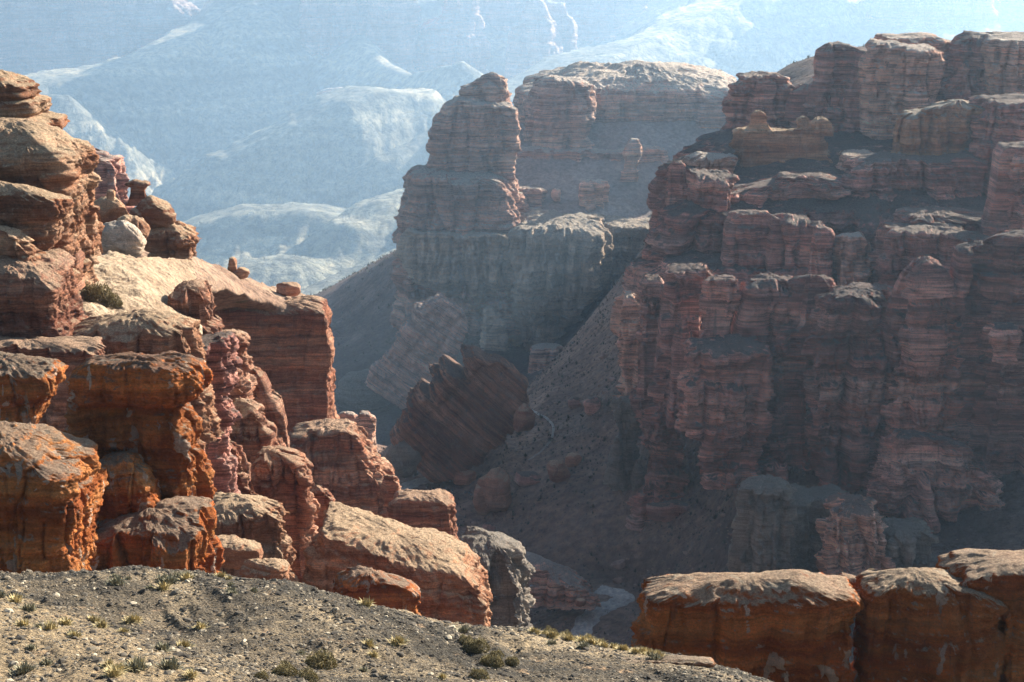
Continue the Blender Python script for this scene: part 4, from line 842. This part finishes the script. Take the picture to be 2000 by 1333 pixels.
def tuft_tris(X, Y, Z, S, blades, seed):
    """bushes as spiky bunches of thin triangles"""
    r = np.random.default_rng(seed); n = len(X)
    az = r.uniform(0, 6.28, (n, blades)); el = r.uniform(.15, 1.45, (n, blades)); ln = S[:, None] * r.uniform(.6, 1.1, (n, blades))
    d = np.stack([np.cos(az) * np.cos(el), np.sin(az) * np.cos(el), np.sin(el)], -1) * ln[..., None]
    side = np.stack([-np.sin(az), np.cos(az), 0 * az], -1) * (S[:, None, None] * .14)
    b = np.stack([X, Y, Z], -1)[:, None]
    V = np.stack([b + d * .15 - side, b + d * .15 + side, b + d], 2).reshape(-1, 3)
    return V, np.arange(len(V)).reshape(-1, 3)
bushd_m = plain("dark_scrub", (.055, .055, .045), .4, .5)
bush_m = plain("desert_scrub", (.12, .11, .08), .4, .5)
# scrub on the valley and far slopes
r = np.random.default_rng(3)
n = 70000
D = np.exp(r.uniform(math.log(280), math.log(4600), n)); A = r.uniform(-.34, .36, n); X = A * D; Y = D
dens = fbm(X * .03, Y * .03, 0 * X, 3); k = dens + r.uniform(-.5, .5, n) > -.05
X, Y = X[k], Y[k]; Z = ground(X, Y); S = r.lognormal(-.55, .35, len(X)) * np.clip(Y / 420, .75, 5)
V, T = tuft_tris(X, Y, Z - .1, S, 9, 4)
o = tri_mesh("scrub_cover", V, T, bush_m); o['kind'] = 'stuff'

n = 16000; D = r.uniform(275, 470, n); A = r.uniform(-.12, .30, n); X = A * D; Y = D
k = fbm(X * .05 + 3, Y * .05, 0 * X, 3) + r.uniform(-.5, .5, n) > -.1
for pt, w_ in ROADS:
    for q in cat(pt, 40): k &= (X - q[0]) ** 2 + (Y - q[1]) ** 2 > 14
X, Y = X[k], Y[k]; Z = ground(X, Y); S = r.lognormal(-.75, .4, len(X))
V, T = tuft_tris(X, Y, Z - .08, S, 14, 9); o = tri_mesh("scrub_cover", V, T, bushd_m); o['kind'] = 'stuff'

rub_m = plain("fallen_rock", (.26, .165, .13), .4, .8)
n = 5200; D = r.uniform(262, 470, n); A = r.uniform(-.06, .30, n); X = A * D; Y = D; k = fbm(X * .03 + 9, Y * .03, 0 * X, 3) + r.uniform(-.4, .4, n) > .12
for pt, w_ in ROADS:
    for q in cat(pt, 40): k &= (X - q[0]) ** 2 + (Y - q[1]) ** 2 > 12
X, Y = X[k], Y[k]; scatter_blobs("scree_rubble", X, Y, ground(X, Y), np.clip(r.lognormal(-1.25, .6, len(X)), .12, 1.6), rub_m, .7, .35, 12)

# gravel on the near hillside
stone_m = bpy.data.materials.new("gravel_stone"); nt, b = nodes(stone_m)
gi = N(nt, "ShaderNodeNewGeometry"); 
nt.links.new(ramp(nt, gi.outputs["Random Per Island"], [(0, (.05, .044, .037, 1)), (.6, (.11, .095, .075, 1)), (.88, (.27, .225, .16, 1)), (1, (.48, .41, .30, 1))]), b.inputs["Base Color"])
n = 46000
D = r.uniform(24, 50, n); A = r.uniform(-.33, .2, n); X = A * D; Y = D
dn = fbm(X * .5, Y * .5, 0 * X, 3); k = dn + r.uniform(-.6, .6, n) > -.15; X, Y = X[k], Y[k]
S = np.clip(r.lognormal(-3.65, .55, len(X)), .015, .13); scatter_blobs("gravel", X, Y, fgz(X, Y), S, stone_m, .65, .3, 8)

# single larger stones
sm = rockmat('grey', .3)
stones = []
for i in range(4):
    q = np.random.default_rng(i + 90); v = IV.copy()
    # subdivide once by building a boulder grid
    nu, nv = 14, 22
    ph = np.linspace(.01, math.pi - .01, nu)[:, None]; th = np.linspace(0, 2 * math.pi, nv, endpoint=False)[None]
    x = np.sin(ph) * np.cos(th); y = np.sin(ph) * np.sin(th); z = np.cos(ph) + 0 * th
    for j in range(12):
        w_ = q.normal(size=3); w_ /= np.linalg.norm(w_); t_ = np.maximum(x * w_[0] + y * w_[1] + z * w_[2] - q.uniform(.55, .9), 0)
        x, y, z = x - t_ * w_[0], y - t_ * w_[1], z - t_ * w_[2]
    e = grid_mesh("stone", np.stack([x, y, z * .7], -1).reshape(-1, 3), nu, nv, stone_m, closed=True, smooth=False)
    stones.append(e)
used = set()
def place(src, loc, s, rz, label, cat, group):
    if src.name not in used: o = src; used.add(src.name)
    else:
        o = src.copy(); col.objects.link(o)
        for ch in src.children:
            c = ch.copy(); col.objects.link(c); c.parent = o
    o.location = loc; o.scale = (s, s, s) if isinstance(s, (int, float)) else s; o.rotation_euler = (0, 0, rz)
    return tag(o, label, cat, group)
def FG(x, y):
    D = np.linspace(14, 58, 3000); pz = np.array([P(x, y, d) for d in D]); gz = fgz(pz[:, 0], pz[:, 1]); m_ = pz[:, 2] < gz
    if not m_.any(): return None
    k = np.argmax(m_); return (pz[k, 0], D[k], gz[k])
for i in range(46):
    while True:
        x, y = random.uniform(10, 1380), random.uniform(1135, 1325); p = FG(x, y)
        if p and p[1] < 47: break
    s = random.uniform(.05, .12)
    place(stones[i % 4], p, (s * random.uniform(.8, 1.5), s, s * random.uniform(.7, 1.1)), random.uniform(0, 6), 'dark angular stone lying loose among the gravel of the near slope', 'stone', 'loose stones on the gravel slope')

# grass tufts and shrubs
dry_m = plain("dry_grass", (.46, .38, .20), .35, 6); grey_m = plain("grey_scrub", (.26, .24, .16), .35, 6); olive_m = plain("olive_scrub", (.24, .20, .10), .4, 6)
def tuft_mesh(name, mat, blades, hgt, spread, seed, wd=.012):
    q = np.random.default_rng(seed); V = []; T = []
    for i in range(blades):
        a_, e_ = q.uniform(0, 6.28), q.uniform(.3, 1.5); l_ = hgt * q.uniform(.6, 1.1); bx, by = q.normal(0, spread * .3, 2)
        d = np.array([math.cos(a_) * math.cos(e_), math.sin(a_) * math.cos(e_), math.sin(e_)]) * l_; sd_ = np.array([-math.sin(a_), math.cos(a_), 0]) * wd
        b0 = np.array([bx, by, -.03]); k = len(V)
        V += [b0 - sd_, b0 + sd_, b0 + d * .6 + sd_ * .8, b0 + d * .6 - sd_ * .8, b0 + d + np.array([0, 0, -.12 * l_])]
        T += [(k, k + 1, k + 2), (k, k + 2, k + 3), (k + 3, k + 2, k + 4)]
    return tri_mesh(name, np.array(V), np.array(T), mat)
tufts = [tuft_mesh('grass_tuft', dry_m, 110, .20, .10, i) for i in range(3)]
gtufts = [tuft_mesh('scrub_tuft', grey_m, 150, .18, .16, i + 5) for i in range(3)]
def shrub_mesh(seed, mat, w_=.42, h_=.42):
    q = np.random.default_rng(seed); st = tuft_mesh('shrub', bush_m, 40, h_, w_, seed, .012)
    n_ = 900; a_ = q.uniform(0, 6.28, n_); rr_ = q.uniform(0, 1, n_) ** .5; x = np.cos(a_) * rr_ * w_; y = np.sin(a_) * rr_ * w_
    z = h_ * (1 - rr_ ** 2.2) * q.uniform(.25, 1.0, n_) * (1 + .5 * vn(x * 6 + seed, y * 6, 0 * x))
    V, T = tuft_tris(x, y, z, np.full(n_, .075), 5, seed + 1)
    tri_mesh('foliage', V, T, mat, parent=st); return st
shrubs = [shrub_mesh(i, olive_m) for i in range(3)]
for x, y, kind, s, lab in [(320,1150,'t',1.5,'brightest yellow grass tuft near the crest of the gravel slope'),
    (430,1128,'t',1.3,'pale yellow grass tuft at the crest below the orange ledge'),(265,1215,'t',1.2,'rust tinged dry tuft in the gully at the left'),]:
    p = FG(x, y)
    if p: place(tufts[0], p, s, random.uniform(0, 6), lab, 'grass tuft', 'dry grass tufts on the gravel slope')
cnt = 0
for i in range(400):
    x, y = random.uniform(0, 1380), random.uniform(1125, 1325); p = FG(x, y)
    if not p or p[1] > 47: continue
    if vn(np.array([p[0] * .35]), np.array([p[1] * .35]), np.array([.5]))[0] + random.uniform(-.3, .5) < .05: continue
    if random.random() < .55: place(random.choice(tufts), p, random.uniform(.8, 1.7), random.uniform(0, 6), 'small pale yellow grass tuft on the gravel slope', 'grass tuft', 'dry grass tufts on the gravel slope')
    else: place(random.choice(gtufts), p, random.uniform(.8, 1.8), random.uniform(0, 6), 'low grey green scrub tuft on the gravel slope', 'scrub tuft', 'grey scrub tufts on the gravel slope')
    cnt += 1
    if cnt > 120: break
for i in range(22):
    x = random.uniform(1040, 1290); p = FG(x, 1241 + (x - 1080) * .19 + 4) or FG(x, 1241 + (x - 1080) * .19 + 12)
    if p: place(random.choice(tufts), p, random.uniform(.9, 1.7), random.uniform(0, 6), 'straw grass tuft on the skyline of the gravel slope', 'grass tuft', 'straw tufts along the crest of the gravel slope')
for x, y, s, lab in [(555,1318,.9,'olive shrub at the bottom edge, left of two'),(625,1302,1.25,'largest olive shrub near the bottom edge with brown twigs'),(600,1330,.8,'low olive shrub between the two large ones at the bottom edge'),
    (930,1268,1.1,'olive shrub in the shallow gully right of centre'),(910,1256,.7,'small olive shrub just above the gully shrub'),(960,1300,1.0,'dark shrub near the bottom edge below the gully shrub'),(935,1325,.8,'dark low shrub at the very bottom right of centre'),
    (1000,1296,.6,'small grey shrub right of the dark shrub'),(970,1282,.6,'small olive shrub beside the dark shrub'),(510,1325,.5,'tiny olive shrub at the bottom edge left of the olive pair'),
    (1075,1241,.75,'straw coloured shrub on the skyline of the gravel slope, left of two'),(1105,1244,.6,'straw coloured shrub on the skyline of the gravel slope, right of two')]:
    p = FG(x, y)
    if p is None: p = FG(x, y + 12)
    if p: place(random.choice(shrubs), p, s * .75, random.uniform(0, 6), lab, 'shrub', 'shrubs on the gravel slope')

for x, y, s, PT, lab in [(172,575,2.2,0,'olive shrub on the sandy slope, left of three'),(195,585,2.6,0,'largest olive shrub in the middle of the sandy slope'),(218,598,2.0,0,'olive shrub on the sandy slope, right of three'),
    (470,590,1.8,1,'pale shrub on the brown ridge slope left of the block on the brink')]:
    T_ = (SAND, RIDGE)[PT]; p = near_px(*T_[1:], x, y)
    place(random.choice(shrubs), p, s, 1.0, lab, 'shrub', 'shrubs on the left ridge')

# ================================================================== HAZE
bx0, bx1, by0, by1, bz0, bz1 = -11000, 11000, -60, 19500, -1150, 600
me = bpy.data.meshes.new("haze")
me.from_pydata([(x, y, z) for z in (bz0, bz1) for y in (by0, by1) for x in (bx0, bx1)], [], [(0,2,3,1),(4,5,7,6),(0,1,5,4),(2,6,7,3),(0,4,6,2),(1,3,7,5)]); me.update()
m = bpy.data.materials.new("haze_air"); m.use_nodes = True; nt = m.node_tree
for x in list(nt.nodes):
    if x.type != 'OUTPUT_MATERIAL': nt.nodes.remove(x)
outn = [x for x in nt.nodes if x.type == 'OUTPUT_MATERIAL'][0]
pv = nt.nodes.new("ShaderNodeVolumePrincipled"); pv.inputs["Color"].default_value = (.48, .72, 1.0, 1); pv.inputs["Density"].default_value = HAZE
pv.inputs["Anisotropy"].default_value = .5
nt.links.new(pv.outputs[0], outn.inputs["Volume"]); me.materials.append(m)
o = bpy.data.objects.new("haze", me); col.objects.link(o); o['kind'] = 'stuff'
tot = sum(len(o.data.polygons) for o in bpy.data.objects if o.type == 'MESH'); print("FACES", tot, "OBJ", len(bpy.data.objects))
